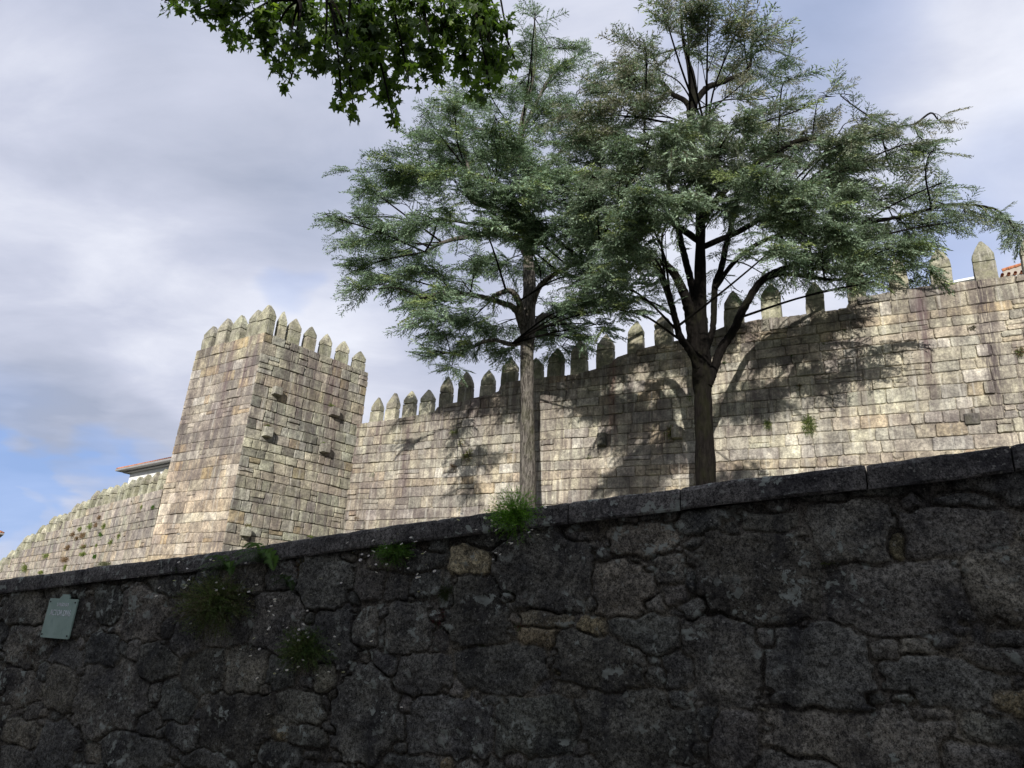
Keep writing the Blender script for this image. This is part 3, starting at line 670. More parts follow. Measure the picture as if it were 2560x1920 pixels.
# coping stones
jx = [PN.hit(x, y)[0] for x, y in [(117, 1440), (220, 1425), (455, 1395), (780, 1350), (1095, 1300), (1427, 1258), (1704, 1222), (2164, 1164), (2524, 1115)]]
jx = [NU0-4, NU0-2.5, NU0-.9, NU0+.8, jx[0]-2.1]+jx+[jx[-1]+.95, jx[-1]+1.9, jx[-1]+2.9, jx[-1]+4.2]
rc = np.random.default_rng(9)
for a, b in zip(jx[:-1], jx[1:]):
    if b-a < .1: continue
    mb = MB(); n = max(4, int((b-a)/.03)); us = np.linspace(a+.006, b-.006, n); dz = (rc.random()-.5)*.012; dv_ = (rc.random()-.5)*.02
    prof = [(.0, -.20), (.045, -.205), (.058, -.185), (.060, -.12), (.058, -.045), (.045, -.012), (.02, 0), (-.25, .01), (-.55, .0), (-.55, -.2)]
    V = []; T = []
    ct = np.array((.075, .073, .075))*(1+.3*(rc.random()-.5)); so2 = rc.random()*50
    for q, u in enumerate(us):
        en = min(1.0, min(u-a, b-u)/.03); z = float(ntop(u))
        for k, (v, h) in enumerate(prof):
            nz_ = (float(fbm(np.array(u*5+so2), np.array(k*.9), 3, 61))-.5)*.03
            V.append(PN.pt(u, z+h+dz+(nz_*.6 if 3 < k < 9 else 0)-(.008*(1-en) if k >= 4 else 0), v+dv_+(nz_ if k < 7 else 0)-(.012*(1-en) if k < 7 else 0)))
    m_ = len(prof); i = np.arange(n-1)[:, None]*m_; j = np.arange(m_-1)[None]
    F = np.stack([i+j, i+m_+j, i+m_+j+1, i+j+1], -1).reshape(-1, 4)
    mb.add(V, [F, np.arange(m_)[None], (np.arange(m_)+(n-1)*m_)[None, ::-1]], ct); mb.build('coping_stone', M['rubble'], near)

# ------------------------------------------------------------------ ground
def strip(name, dlist, zfun, mat, label=None, kind='structure', ext=400):
    us = np.concatenate([[-ext, -120, -50], np.linspace(NU0-12, NU1+14, 40), [60, 130, ext]])
    V = []
    for u in us:
        for d in dlist: V.append(PN.pt(u, zfun(u, d), -d))
    k = len(dlist); i = np.arange(len(us)-1)[:, None]*k; j = np.arange(k-1)[None]
    F = np.stack([i+j, i+k+j, i+k+j+1, i+j+1], -1).reshape(-1, 4)
    o = mk(name, V, [F], mat, None, None, False, base=(0, 0, 0)); tag(o, kind=kind); return o
cl = lambda u: float(np.clip(u, NU0-9, NU1+10))
strip('ground', [.3, 1, 5, 12, 25, 60, 150, 400], lambda u, d: min(street_z(cl(u))+2.75, 3.4)-.0*d-(max(0, d-60)*.01), M['earth'])
strip('street', [-9.5, -8, -2.2, -2.0, -1.0, .06], lambda u, d: street_z(cl(u)), M['asphalt'])
strip('pavement', [-2.0, -.055], lambda u, d: street_z(cl(u))+.12, M['plaster'])
strip('square', [-400, -60, -12.0, -9.5], lambda u, d: street_z(cl(u))-.004, M['asphalt'])


# ------------------------------------------------------------------ houses
def house(name, label, P, a, b, la, lb, z0, z1, pitch, oh, wallm, windows=0, story=3.1):
    """P = plan corner, a/b unit directions, hipped tile roof with a deep eave"""
    P = np.array([P[0], P[1], 0.0]); a = np.array([*a, 0.0]); b = np.array([*b, 0.0]); up = np.array([0, 0, 1.0])
    h = empty(name, P+up*z0); tag(h, label, 'house')
    mb = MB(); V, F = box_vf(P+up*z0, a*la, b*lb, up*(z1-z0)); mb.add(V, F, (.5, .5, .5)); mb.build('wall', wallm, h)
    mb = MB(); V, F = box_vf(P-a*oh-b*oh+up*(z1+.003), a*(la+2*oh), b*(lb+2*oh), up*.16); mb.add(V, F)
    V, F = box_vf(P-a*oh*.45-b*oh*.45+up*(z1-.12), a*(la+.9*oh), b*(lb+.9*oh), up*.12); mb.add(V, F); mb.build('eaves', M['fascia'], h)
    q = P-a*oh*.93-b*oh*.93+up*(z1+.17); A_, B2 = la+2*oh, lb+2*oh; rh = min(A_, B2)/2*pitch; ins = min(A_, B2)/2
    V = [q, q+a*A_, q+a*A_+b*B2, q+b*B2]
    V += [q+a*ins+b*B2/2+up*rh, q+a*(A_-ins)+b*B2/2+up*rh] if A_ >= B2 else [q+a*A_/2+b*ins+up*rh, q+a*A_/2+b*(B2-ins)+up*rh]
    mb = MB()
    F = [[np.array([[0, 1, 5, 4], [2, 3, 4, 5]])], [np.array([[1, 2, 5], [3, 0, 4]])]] if A_ >= B2 else [[np.array([[1, 2, 5, 4], [3, 0, 4, 5]])], [np.array([[0, 1, 4], [2, 3, 5]])]]
    mb.add(V, F[0]+F[1])
    def run(e0, e1, t0, t1, n):       # rolls of tiles up the slope
        for k in range(n+1):
            f = k/n; s0 = e0*(1-f)+e1*f; s1 = t0*(1-f)+t1*f
            tube(mb, [s0+up*.03, s1+up*.05], [.09, .09], 6)
    V = [np.array(v) for v in V]
    if A_ >= B2: run(V[0], V[1], V[4], V[5], int(A_/.28)); run(V[3], V[0], V[4], V[4], int(B2/.28)); run(V[1], V[2], V[5], V[5], int(B2/.28))
    else: run(V[3], V[0], V[5], V[4], int(B2/.28)); run(V[0], V[1], V[4], V[4], int(A_/.28))
    mb.build('roof', M['tile'], h)
    if windows:
        nz_ = int((z1-z0-1)/story)
        for fl in range(nz_):
            for k in range(windows):
                c = P+a*(la*(k+.5)/windows)+b*lb+up*(z0+.9+fl*story)
                fr = MB(); V, F = box_vf(c-a*.62+b*.0, a*1.24, b*.06, up*1.9); fr.add(V, F)
                f_ = fr.build('window', M['white'], h); g = MB(); V, F = box_vf(c-a*.5+b*.05+up*.12, a*1.0, b*.025, up*1.66); g.add(V, F)
                go = g.build('pane', M['glass'], h); go.parent = f_; go.location = h.location*0
                me = f_.data
    return h
hp = at(326, 1183, 62); dA = np.array([.77, -.638]); dB = np.array([-dA[1], dA[0]]); dB = dB if dB[1] > 0 else -dB
house('white_house', 'white house with grey eaves and an orange tiled roof behind the far battlements', hp, dA, dB, 12, 9, 3, float(at(326, 1181, 62)[2]), .24, .9, M['white'])
# tile corner at the left edge of the view
e_ = at(11, 1333, 84); dd = np.array([-.80, -.6]); dd /= np.linalg.norm(dd); d2 = np.array([-.6, .8])
house('house', 'house off the left edge whose orange tiled eave just enters the view', e_[:2]+dd*.7+d2*.7, dd, d2, 10, 9, 1.5, float(e_[2])-.17, .45, .7, M['white'])
# tiled roof behind the parapet at the right edge
hr = empty('house', at(2600, 700, 36)*np.array([1, 1, 0])); tag(hr, 'house with an orange tiled roof and pale verge behind the right end of the parapet', 'house')
r0, r1_, r2_ = at(2506, 693, 36), at(2640, 673, 34.6), at(2508, 676, 36); r3 = at(2640, 637, 34.6); bk = np.array([.479, .878, 0])
mb = MB(); V = [r0-[0, 0, 5], r1_-[0, 0, 5], r1_+[0, 0, .0], r0]; V = V+[np.array(v)+bk*7 for v in V]
mb.add(V, [np.array([[0, 1, 2, 3], [4, 7, 6, 5], [0, 3, 7, 4], [1, 5, 6, 2]])]); mb.build('wall', M['white'], hr)
mb = MB(); V = [r0+[0, 0, .02], r1_+[0, 0, .02], r3, r2_]; V = V+[np.array(v)+bk*.3 for v in V]
mb.add(V, [np.array([[0, 1, 2, 3], [4, 7, 6, 5], [0, 3, 7, 4], [3, 2, 6, 7]])]); mb.build('verge', M['fascia'] if 0 else M['plaster'], hr)
mb = MB()
for k in range(9):
    f = k/8; p = r2_*(1-f)+r3*f; d_ = (r3-r2_)/np.linalg.norm(r3-r2_)
    tube(mb, [p-d_*.05+[0, 0, .02], p+d_*.42+[0, 0, .06]], [.10, .075], 8)
    q = r0*(1-f)+r1_*f+np.array([0, 0, .10]); tube(mb, [q-bk*.16, q+bk*.3], [.085, .085], 8)
V = [r2_+bk*.1, r3+bk*.1, r3+bk*7+[0, 0, .9], r2_+bk*7+[0, 0, .9]]; mb.add(V, [np.array([[0, 1, 2, 3]])]); mb.build('roof', M['tile'], hr)
mb = MB(); V, F = box_vf(at(2385, 706, 36), at(2462, 691, 36)-at(2385, 706, 36), bk*.5, (0, 0, .12)); mb.add(V, F); mb.build('ridge_cap', M['white'], hr)
# unseen town houses added behind the camera, their heights set to shade the street
fn = PN.n[:2]; fd = PN.d[:2]
u = -26.0
for k, (wd_, ht, lab) in enumerate([(15, 16.6, 'left'), (13, 18.2, 'middle'), (14, 17.4, 'next'), (15, 17.9, 'right')]):
    P0 = PN.pt(u+wd_, 0)[:2]+fn*31; sz = street_z(float(np.clip(u+wd_/2, NU0-9, NU1+10)))-.5
    house('town_house', ['tall plastered town house across the street, furthest downhill', 'tallest plastered town house facing the retaining wall',
          'plastered town house across the street, second from the uphill end', 'plastered town house across the street at the uphill end'][k], P0, -fd, -fn, wd_-.02, 11, sz, ht, .25, .5, M['plaster'], windows=4)
    u += wd_

# ------------------------------------------------------------------ street sign
cs = [PN.hit(x, y, .03) for x, y in [(128, 1494.5), (198, 1499.5), (170.5, 1599.3), (101.7, 1592)]]
su = (cs[0][0]+cs[3][0])/2; eu = (cs[1][0]+cs[2][0])/2; zt_ = (cs[0][1]+cs[1][1])/2; zb_ = (cs[2][1]+cs[3][1])/2
sw, sh_ = eu-su, zt_-zb_; DBG.update(sign=(sw, sh_))
sg = empty('street_sign', PN.pt((su+eu)/2, (zt_+zb_)/2, .03)); tag(sg, 'pale green enamel street name plate with a tabbed top screwed to the dark wall', 'sign')
def plate(pts, v0, v1):
    n = len(pts); V = [PN.pt(p[0], p[1], v0) for p in pts]+[PN.pt(p[0], p[1], v1) for p in pts]
    return V, [ring_quads(n, 0, n), (np.arange(n)+n)[None], np.arange(n)[None, ::-1]]
def cor(cx, cy, r, a0):
    return [(cx+r*math.cos(math.radians(a0+t)), cy+r*math.sin(math.radians(a0+t))) for t in (0, 30, 60, 90)]
rr_ = .02
pts = cor(su+rr_, zb_+rr_, rr_, 180)+cor(eu-rr_, zb_+rr_, rr_, 270)+cor(eu-rr_, zt_-rr_, rr_, 0)+[(su+sw*.69, zt_), (su+sw*.69, zt_+.035), (su+sw*.65, zt_+.04), (su+sw*.65, zt_+.058), (su+sw*.42, zt_+.058), (su+sw*.42, zt_+.04), (su+sw*.36, zt_+.015), (su+sw*.34, zt_)]+cor(su+rr_, zt_-rr_, rr_, 90)
mb = MB(); V, F = plate(pts, .022, .040); mb.add(V, F); mb.build('plate', M['sign'], sg)
for (x, z) in [(su+.035, zt_-.045), (eu-.04, zt_-.045), (su+.03, zb_+.04), (eu-.04, zb_+.04)]:
    mb = MB(); V, F = plate([(x+.011*math.cos(t), z+.011*math.sin(t)) for t in np.linspace(0, 2*math.pi, 10, endpoint=False)], .036, .047); mb.add(V, F); mb.build('screw', M['dark'], sg)
def text(body, cu_, cz_, width, height):
    c = bpy.data.curves.new('lettering', 'FONT'); c.body = body; c.align_x = 'CENTER'; c.align_y = 'CENTER'; c.size = 1; c.extrude = .002
    c.materials.append(M['letter']); o = bpy.data.objects.new('lettering', c); COL.objects.link(o)
    bpy.context.view_layer.update(); dx, dy = max(o.dimensions.x, .01), max(o.dimensions.y, .01)
    sx, sy = width/dx, height/dy; p = PN.pt(cu_, cz_, .0415); d, n = PN.d, PN.n
    Mx = Matrix(((d[0]*sx, 0, n[0], p[0]), (d[1]*sx, 0, n[1], p[1]), (0, sy, 0, p[2]), (0, 0, 0, 1)))
    me = bpy.data.meshes.new_from_object(o.evaluated_get(bpy.context.evaluated_depsgraph_get())); bpy.data.objects.remove(o)
    me.transform(Matrix.Translation(-sg.location) @ Mx); me.name = 'lettering'
    o = bpy.data.objects.new('lettering', me); COL.objects.link(o); o.parent = sg
text('LARGO DO', su+sw*.52, zt_-sh_*.155, sw*.40, sh_*.085)
text('ACTOR DIAS', su+sw*.50, zt_-sh_*.37, sw*.72, sh_*.145)

# ------------------------------------------------------------------ trees
def soup(name, V, tone, mats, parent, wood=None):
    """V (n,3,3) triangles; wood = a builder whose twigs join the same mesh with a second material"""
    n = len(V); F = np.arange(n*3).reshape(-1, 3)
    if wood is not None:
        Fw = [np.concatenate(v)+n*3 for v in wood.F.values()]; nw = sum(len(f) for f in Fw)
        return mk(name, np.concatenate([V.reshape(-1, 3), np.concatenate(wood.V)]), [F]+Fw, mats, parent, np.concatenate([np.repeat(tone, 3, axis=0), np.concatenate(wood.T)]), mi=np.concatenate([np.zeros(n), np.ones(nw)]))
    return mk(name, V.reshape(-1, 3), [F], mats, parent, np.repeat(tone, 3, axis=0) if len(tone) == n else tone)
def spray_template(r, tuft=.085, nside=7):
    T = []; C = []
    def tri(p, d, L_, wv, c):
        T.append([p-wv*.5, p+wv*.5, p+d*L_]); C.append(c)
    def tufts(p0, p1, n, dz):
        for k in range(n):
            f = (k+.6*r.random())/n; p = p0*(1-f)+p1*f+np.array([0, 0, -dz*f*f]); d = (p1-p0)/np.linalg.norm(p1-p0)
            for _ in range(1+(r.random() < .35)):
                dd = d*.9+(r.random(3)-.5)*1.1+np.array([0, 0, -.15]); dd /= np.linalg.norm(dd); wv = np.cross(dd, r.random(3)-.5); wv /= np.linalg.norm(wv)+1e-6
                tri(p, dd, tuft*(.8+.6*r.random()), wv*tuft*.42, 1)
    def mainp(x): return np.array([x, .05*math.sin(3*x), -.22*x*x])
    for k in range(6):
        a, b = mainp(k/6), mainp((k+1)/6); T.append([a+[0, .006, 0], a-[0, .006, 0], b]); C.append(0)
    tufts(mainp(.1), mainp(1.0), 22, 0)
    for sgn in (-1, 1):
        for k in range(nside):
            x = .12+.84*(k+r.random()*.6)/nside; L_ = (.30*(1-x)**.6+.09)*(.6+.8*r.random()); an = math.radians(38+22*r.random())
            p = mainp(x); e = p+np.array([math.cos(an)*L_, sgn*math.sin(an)*L_, -.05*r.random()])
            T.append([p+[0, 0, .004], p-[0, 0, .004], e-[0, 0, .2*L_]]); C.append(0)
            tufts(p, e, max(2, int(L_/.05)), .28*L_)
    return np.array(T), np.array(C)
TEMPL = [spray_template(np.random.default_rng(800+k)) for k in range(7)]
def place_sprays(P, dirs, size, r, tones, brown=(.10, .075, .055)):
    """P (n,3), dirs (n,3) unit, size (n,), returns triangles and tones"""
    outV = []; outT = []; which = r.integers(0, len(TEMPL), len(P))
    for k, (T, C) in enumerate(TEMPL):
        s = np.where(which == k)[0]
        if not len(s): continue
        X_ = dirs[s]; up = np.tile([0, 0, 1.0], (len(s), 1))+(r.random((len(s), 3))-.5)*.9
        Y_ = np.cross(up, X_); Y_ /= np.linalg.norm(Y_, axis=1)[:, None]+1e-6; Z_ = np.cross(X_, Y_)
        R_ = np.stack([X_, Y_, Z_], 1)*size[s][:, None, None]      # rows = axes
        V = np.einsum('tvi,nij->ntvj', T, R_)+P[s][:, None, None, :]
        t = np.where(C[None, :, None] == 1, tones[s][:, None, :]*(.45+1.25*r.random((len(s), len(C), 1))**1.7), np.array(brown)[None, None, :])
        outV.append(V.reshape(-1, 3, 3)); outT.append(t.reshape(-1, 3))
    return np.concatenate(outV), np.concatenate(outT)
K = 1.1573
def cedar(name, label, Y0, trunk, limbs, clumps, seed, bk_, base_z, spc=26., tones=None):
    r = np.random.default_rng(seed)
    Pt = [at(x, y, Y0) for x, y, w_ in trunk]; Rt = [w_*np.linalg.norm(p-EYE)/FPX/2*(.87 if Y0 > 30 else .75) for p, (_, _, w_) in zip(Pt, trunk)]
    P0 = Pt[0].copy(); P0[2] = base_z-.3; P0[:2] += (Pt[0]-Pt[1])[:2]*.5
    Pt = [P0]+Pt; Rt = [Rt[0]*1.25]+Rt
    root = empty(name, (P0[0], P0[1], base_z)); tag(root, label, 'tree', 'pair of cedars in front of the castle wall')
    n = 70; P = spline(Pt, n); t = np.linspace(0, 1, n); R = np.interp(t, np.linspace(0, 1, len(Rt)), Rt)
    mb = MB(); R = R*(1+.07*np.sin(t*61+seed)*np.sin(t*23)); tube(mb, P, R, 22, rough=.14); mb.build('trunk', M[bk_], root, True)
    pts = [P[n//2:]]; LIMB = [P[int(n*.86):]]
    for lb in limbs:
        dz0, dz1 = lb['dz']; q = lb['p']; m = len(q)
        Q = [at(x, y, Y0+dz0+(dz1-dz0)*(k/(m-1))**1.2) for k, (x, y, w_) in enumerate(q)]
        Rq = [max(.012, .86*w_*np.linalg.norm(p-EYE)/FPX/2) for p, (_, _, w_) in zip(Q, q)]
        nn_ = 8*m; Qs = spline(Q, nn_); Qs[1:] += (r.random((nn_-1, 3))-.5)*.03
        mb = MB(); tube(mb, Qs, np.interp(np.linspace(0, 1, nn_), np.linspace(0, 1, m), Rq), 10, rough=.12); mb.build('branch', M[bk_], root, True)
        pts.append(Qs[nn_//4:]); LIMB.append(Qs[int(nn_*.42):])
    LP = np.concatenate(pts)
    axis = P
    bw = MB(); SP = []; SD = []; SS = []; ST_ = []
    for cl_ in clumps:
        x, y, rx, ry = cl_[:4]; dens = cl_[4] if len(cl_) > 4 else 1.0; dep = cl_[5] if len(cl_) > 5 else None
        x, y, rx, ry = x*K, y*K, rx*K, ry*K
        lat = min(1, abs(x-trunk[len(trunk)//2][0])/430.)
        if dep is None: dep = (-8.0+10.2*r.random())*math.sqrt(max(.45, 1-lat**2))
        Yc = Y0+min(dep, 2.2); C_ = at(x, y, Yc); m1 = np.linalg.norm(C_-EYE)/FPX
        a_, c_ = rx*m1, ry*m1; b2 = max(.7, min(1.8, a_*.75))
        ta = axis[np.argmin(abs(axis[:, 2]-C_[2]))]
        # connector from the nearest limb that is lower and nearer the stem
        dd = np.linalg.norm(LP-C_, axis=1)+np.maximum(0, LP[:, 2]-C_[2])*1.2+np.abs(LP[:, 2]-C_[2])*1.1; s = LP[np.argmin(dd)]
        Lc0 = np.linalg.norm(C_-s); od = C_-ta; od[2] *= .2; od /= np.linalg.norm(od)+1e-6
        mid = (s+C_)/2+np.array([.06*Lc0*(r.random()-.5)*2, 0, .06*Lc0+.12*Lc0*(r.random()-.5)]); e_ = C_+od*a_*.7
        Lc = np.linalg.norm(C_-s)
        Q = spline([s, mid, C_, e_], 14); rb_ = min(.055, .02+.008*Lc)
        tube(bw, Q, np.linspace(rb_, .012, 14), 5)
        ncl = max(3, int(rx*ry/(K*K)/spc*dens*(.72 if y < 250*K else 1.0))); nt = max(3, int(ncl/7))
        for _ in range(nt):                                        # twigs, each carrying several sprays
            v = r.normal(size=3); v /= np.linalg.norm(v); v *= r.random()**.4
            tier = (r.integers(0, 3)-1)*.6
            T_ = C_+AX*v[0]*a_+np.array([0, b2*v[1], 0])+np.array([0, 0, c_*(v[2]*.5+tier*(1-abs(v[0])*.8))])
            b0 = Q[r.integers(3, 14)]
            tw = spline([b0, (b0+T_)/2+np.array([0, 0, .12]), T_], 7); tube(bw, tw, np.linspace(.022, .007, 7), 3)
            for _ in range(max(2, int(ncl/nt))):
                f = .35+.65*r.random(); p = b0+(T_-b0)*f+(r.random(3)-.5)*np.array([.5, .5, .22])
                d = od*.55+(T_-b0)/(np.linalg.norm(T_-b0)+.1)*.6+(r.random(3)-.5)*1.1; d[2] = -.12+(r.random()-.5)*.5+(.25 if C_[2] > base_z+17 else 0)
                d /= np.linalg.norm(d); SP.append(p); SD.append(d); SS.append(.6+.65*r.random())
                ST_.append(v[2]+tier)
    for Qs in LIMB:                                                # drooping shoots along the outer limbs and at their tips
        Ls = np.linalg.norm(np.diff(Qs, axis=0), axis=1).sum(); T_l = np.gradient(Qs, axis=0); T_l /= np.linalg.norm(T_l, axis=1)[:, None]+1e-9
        for _ in range(int(Ls/.12)):
            f = r.random()**.7*(len(Qs)-1); k = int(f); p = Qs[k]+(r.random(3)-.5)*.2
            d = T_l[k]*.6+(r.random(3)-.5)*1.3+np.array([0, 0, -.35 if r.random() < .7 else .3]); d /= np.linalg.norm(d); SP.append(p); SD.append(d); SS.append(.45+.55*r.random())
        for _ in range(5): d = T_l[-1]+(r.random(3)-.5)*.7+np.array([0, 0, -.2]); d /= np.linalg.norm(d); SP.append(Qs[-1]); SD.append(d); SS.append(.6+.5*r.random())
    SP, SD, SS = map(np.array, (SP, SD, SS)); lg = r.random(len(SS)) < .15; SS = np.where(lg, SS*1.35, SS); hgt_ = SP[:, 2]
    u_ = r.random(len(SP))[:, None]; base = np.array(tones[0])*(1-u_)+np.array(tones[1])*u_
    yl = r.random(len(SP))[:, None] < .08; base = np.where(yl, np.array(tones[2]), base)
    if len(tones) > 3:
        hi = np.clip((hgt_-(base_z+14))/5, 0, 1)[:, None]*(r.random(len(SP))[:, None] < .45); base = base*(1-hi)+np.array(tones[3])*hi
    V, T_ = place_sprays(SP, SD, SS, r, base)
    soup('crown', V, T_, [M['needles'], M['bark2']], root, bw); DBG.update({label[:18]: len(V)})
    return root
TR1 = [(1320, 1262, 47), (1320, 1150, 43), (1319, 1050, 40), (1318, 950, 38), (1318, 880, 37), (1321, 810, 41), (1324, 745, 37), (1323, 680, 31), (1319, 600, 27), (1316, 520, 24), (1317, 455, 21), (1304, 395, 18), (1302, 340, 16), (1310, 283, 13), (1328, 215, 9), (1340, 130, 6), (1336, 45, 3)]
LB1 = [dict(dz=(0, -1.5), p=[(1318, 840, 30), (1304, 795, 24), (1297, 755, 20), (1275, 727, 16), (1232, 740, 12)]),
       dict(dz=(0, -3), p=[(1312, 830, 28), (1290, 775, 20), (1253, 756, 16), (1195, 740, 14), (1145, 733, 12), (1090, 736, 9), (1050, 744, 6)]),
       dict(dz=(0, -2.5), p=[(1328, 770, 22), (1346, 720, 17), (1380, 689, 14), (1416, 671, 11), (1455, 648, 7)]),
       dict(dz=(0, -1), p=[(1318, 640, 22), (1290, 600, 18), (1231, 584, 18), (1173, 591, 15), (1108, 606, 10), (1062, 630, 6)]),
       dict(dz=(0, 1), p=[(1318, 600, 20), (1280, 545, 18), (1230, 520, 17), (1178, 500, 14), (1176, 455, 11), (1165, 395, 8), (1150, 350, 5)]),
       dict(dz=(0, 1.5), p=[(1316, 590, 14), (1265, 555, 12), (1190, 560, 9), (1120, 552, 7), (1050, 560, 5)]),
       dict(dz=(0, 1.8), p=[(1318, 850, 18), (1280, 860, 14), (1225, 850, 11), (1165, 875, 8), (1100, 885, 5)]),
       dict(dz=(0, 2.2), p=[(1325, 840, 20), (1355, 790, 15), (1400, 800, 11), (1440, 830, 7)]),
       dict(dz=(0, -2), p=[(1316, 480, 14), (1265, 468, 11), (1200, 440, 8), (1100, 440, 5)]),
       dict(dz=(0, 1), p=[(1304, 380, 13), (1250, 340, 10), (1190, 320, 7), (1120, 300, 4)]),
       dict(dz=(0, -1), p=[(1306, 330, 13), (1350, 240, 10), (1385, 182, 8), (1440, 140, 4)]),
       dict(dz=(0, 1), p=[(1318, 500, 14), (1370, 420, 11), (1420, 360, 8), (1470, 330, 5)])]
CL1 = [(1135, 400, 40, 30, 1, -3), (1150, 455, 40, 26, 1, -4), (1130, 520, 38, 22, 1, -3), (1120, 330, 40, 26, 1, -3), (1165, 250, 36, 24, .9, -3), (1150, 560, 36, 16, .9, -3), (1155, 45, 22, 14, .6), (1175, 75, 42, 24, .8), (1215, 105, 45, 22, .7), (1150, 120, 45, 30, .8), (1205, 160, 60, 30, .8), (1130, 175, 60, 30, .9), (1245, 200, 45, 40, .7), (1070, 225, 75, 28), (1170, 235, 80, 35), (980, 250, 80, 24), (925, 262, 35, 12, .7), (1080, 290, 85, 35),
       (970, 310, 70, 32), (1230, 290, 60, 45, .8), (900, 335, 55, 18, .8), (1000, 360, 90, 35), (1110, 360, 80, 40), (850, 375, 55, 20), (790, 372, 35, 12, .8), (910, 395, 80, 30), (1010, 425, 90, 32), (800, 410, 40, 18), (870, 440, 80, 22), (1110, 430, 85, 40), (1210, 400, 80, 50), (1260, 470, 60, 50),
       (775, 470, 60, 18), (722, 470, 26, 8, .7), (840, 495, 80, 24), (940, 480, 80, 22, .9), (760, 520, 45, 18), (1050, 500, 70, 26, .8), (1150, 500, 85, 42), (1230, 530, 65, 40), (860, 545, 85, 26), (780, 575, 50, 22), (940, 580, 70, 24, .9), (850, 600, 80, 24), (1020, 560, 60, 22, .6), (800, 625, 50, 16, .8),
       (900, 635, 55, 20, .9), (1080, 570, 70, 28), (1160, 575, 60, 30), (1260, 590, 65, 38), (1000, 610, 60, 20, .6), (950, 660, 65, 24), (1015, 690, 75, 28, 1, 1.5), (910, 690, 40, 16), (1080, 700, 45, 26, .9, 1.8), (960, 720, 60, 24, 1, 1), (1030, 745, 60, 22, 1, 1.6), (925, 770, 45, 12), (975, 790, 45, 12, .8, 1),
       (1190, 660, 45, 30, .9), (1190, 705, 60, 34, 1, 2), (1215, 750, 50, 20, 1, 2), (1250, 660, 50, 34, .8), (1300, 640, 60, 34, .8), (1350, 655, 45, 16, .9), (1270, 705, 50, 26, .6), (1310, 700, 35, 26, .5), (1250, 735, 25, 12, .6), (1110, 750, 50, 18, .8, 2)]
cedar('cedar_tree', 'cedar with a straight pale trunk rising over the flowering tuft on the coping', 32.2, TR1, LB1, CL1, 71, 'bark1', 3.2, tones=[(.12, .185, .115), (.29, .385, .265), (.29, .36, .15)])
TR2 = [(1766, 1215, 63), (1763, 1120, 57), (1759, 1030, 56), (1757, 960, 60), (1754, 905, 62), (1750, 850, 58), (1750, 790, 44), (1751, 720, 37), (1751, 640, 34), (1752, 560, 30), (1750, 480, 26), (1738, 400, 24), (1724, 330, 24), (1734, 262, 25), (1730, 200, 24), (1722, 160, 14), (1709, 105, 9), (1704, 50, 6), (1700, -5, 3)]
LB2 = [dict(dz=(0, -2.5), p=[(1750, 905, 44), (1735, 845, 40), (1727, 795, 34), (1715, 748, 28), (1690, 692, 24), (1665, 662, 20), (1635, 652, 17), (1600, 647, 14), (1560, 640, 10), (1500, 610, 6)]),
       dict(dz=(0, 1), p=[(1752, 870, 22), (1738, 770, 20), (1724, 690, 20), (1706, 620, 18), (1692, 555, 15), (1680, 490, 11), (1650, 420, 7)]),
       dict(dz=(-.2, -1.5), p=[(1748, 920, 22), (1722, 872, 23), (1700, 842, 20), (1686, 790, 18), (1668, 722, 16), (1648, 675, 15), (1622, 655, 10)]),
       dict(dz=(0, .5), p=[(1768, 870, 18), (1781, 822, 17), (1785, 760, 17), (1788, 710, 18), (1804, 665, 17), (1818, 600, 15), (1836, 535, 13), (1842, 470, 10), (1836, 400, 7)]),
       dict(dz=(-.2, -1.5), p=[(1770, 965, 26), (1783, 930, 24), (1804, 872, 26), (1832, 829, 24), (1862, 766, 22), (1895, 712, 20), (1930, 684, 18), (1978, 664, 15), (2034, 647, 12), (2090, 625, 9), (2170, 600, 5)]),
       dict(dz=(-.8, -2), p=[(1905, 702, 12), (1950, 686, 11), (2012, 690, 10), (2077, 699, 9), (2140, 694, 5)]),
       dict(dz=(0, -2), p=[(1752, 560, 20), (1810, 480, 17), (1890, 410, 14), (1966, 364, 13), (2019, 347, 11), (2071, 351, 9), (2134, 353, 7), (2210, 330, 4)]),
       dict(dz=(0, -.5), p=[(1733, 262, 18), (1765, 222, 16), (1799, 208, 14), (1838, 192, 11), (1872, 170, 9), (1880, 110, 5)]),
       dict(dz=(0, 1), p=[(1726, 300, 16), (1718, 258, 14), (1683, 236, 13), (1650, 205, 10), (1600, 195, 7), (1540, 215, 4)]),
       dict(dz=(0, -2.2), p=[(1788, 720, 14), (1850, 640, 12), (1940, 590, 11), (2050, 570, 10), (2160, 558, 9), (2260, 540, 8), (2339, 519, 7), (2400, 511, 6), (2475, 519, 5), (2517, 545, 4), (2543, 585, 3)]),
       dict(dz=(0, -2), p=[(1750, 620, 18), (1880, 560, 14), (1985, 470, 12), (2080, 440, 10), (2105, 400, 7), (2200, 330, 5), (2290, 310, 3)]),
       dict(dz=(0, -3), p=[(1745, 600, 20), (1640, 530, 16), (1540, 480, 12), (1480, 440, 8)]),
       dict(dz=(0, 1), p=[(1740, 440, 16), (1650, 380, 12), (1560, 340, 9), (1480, 330, 6)]),
       dict(dz=(0, -3.2), p=[(1750, 560, 18), (1770, 500, 14), (1768, 420, 10), (1766, 330, 5)])]
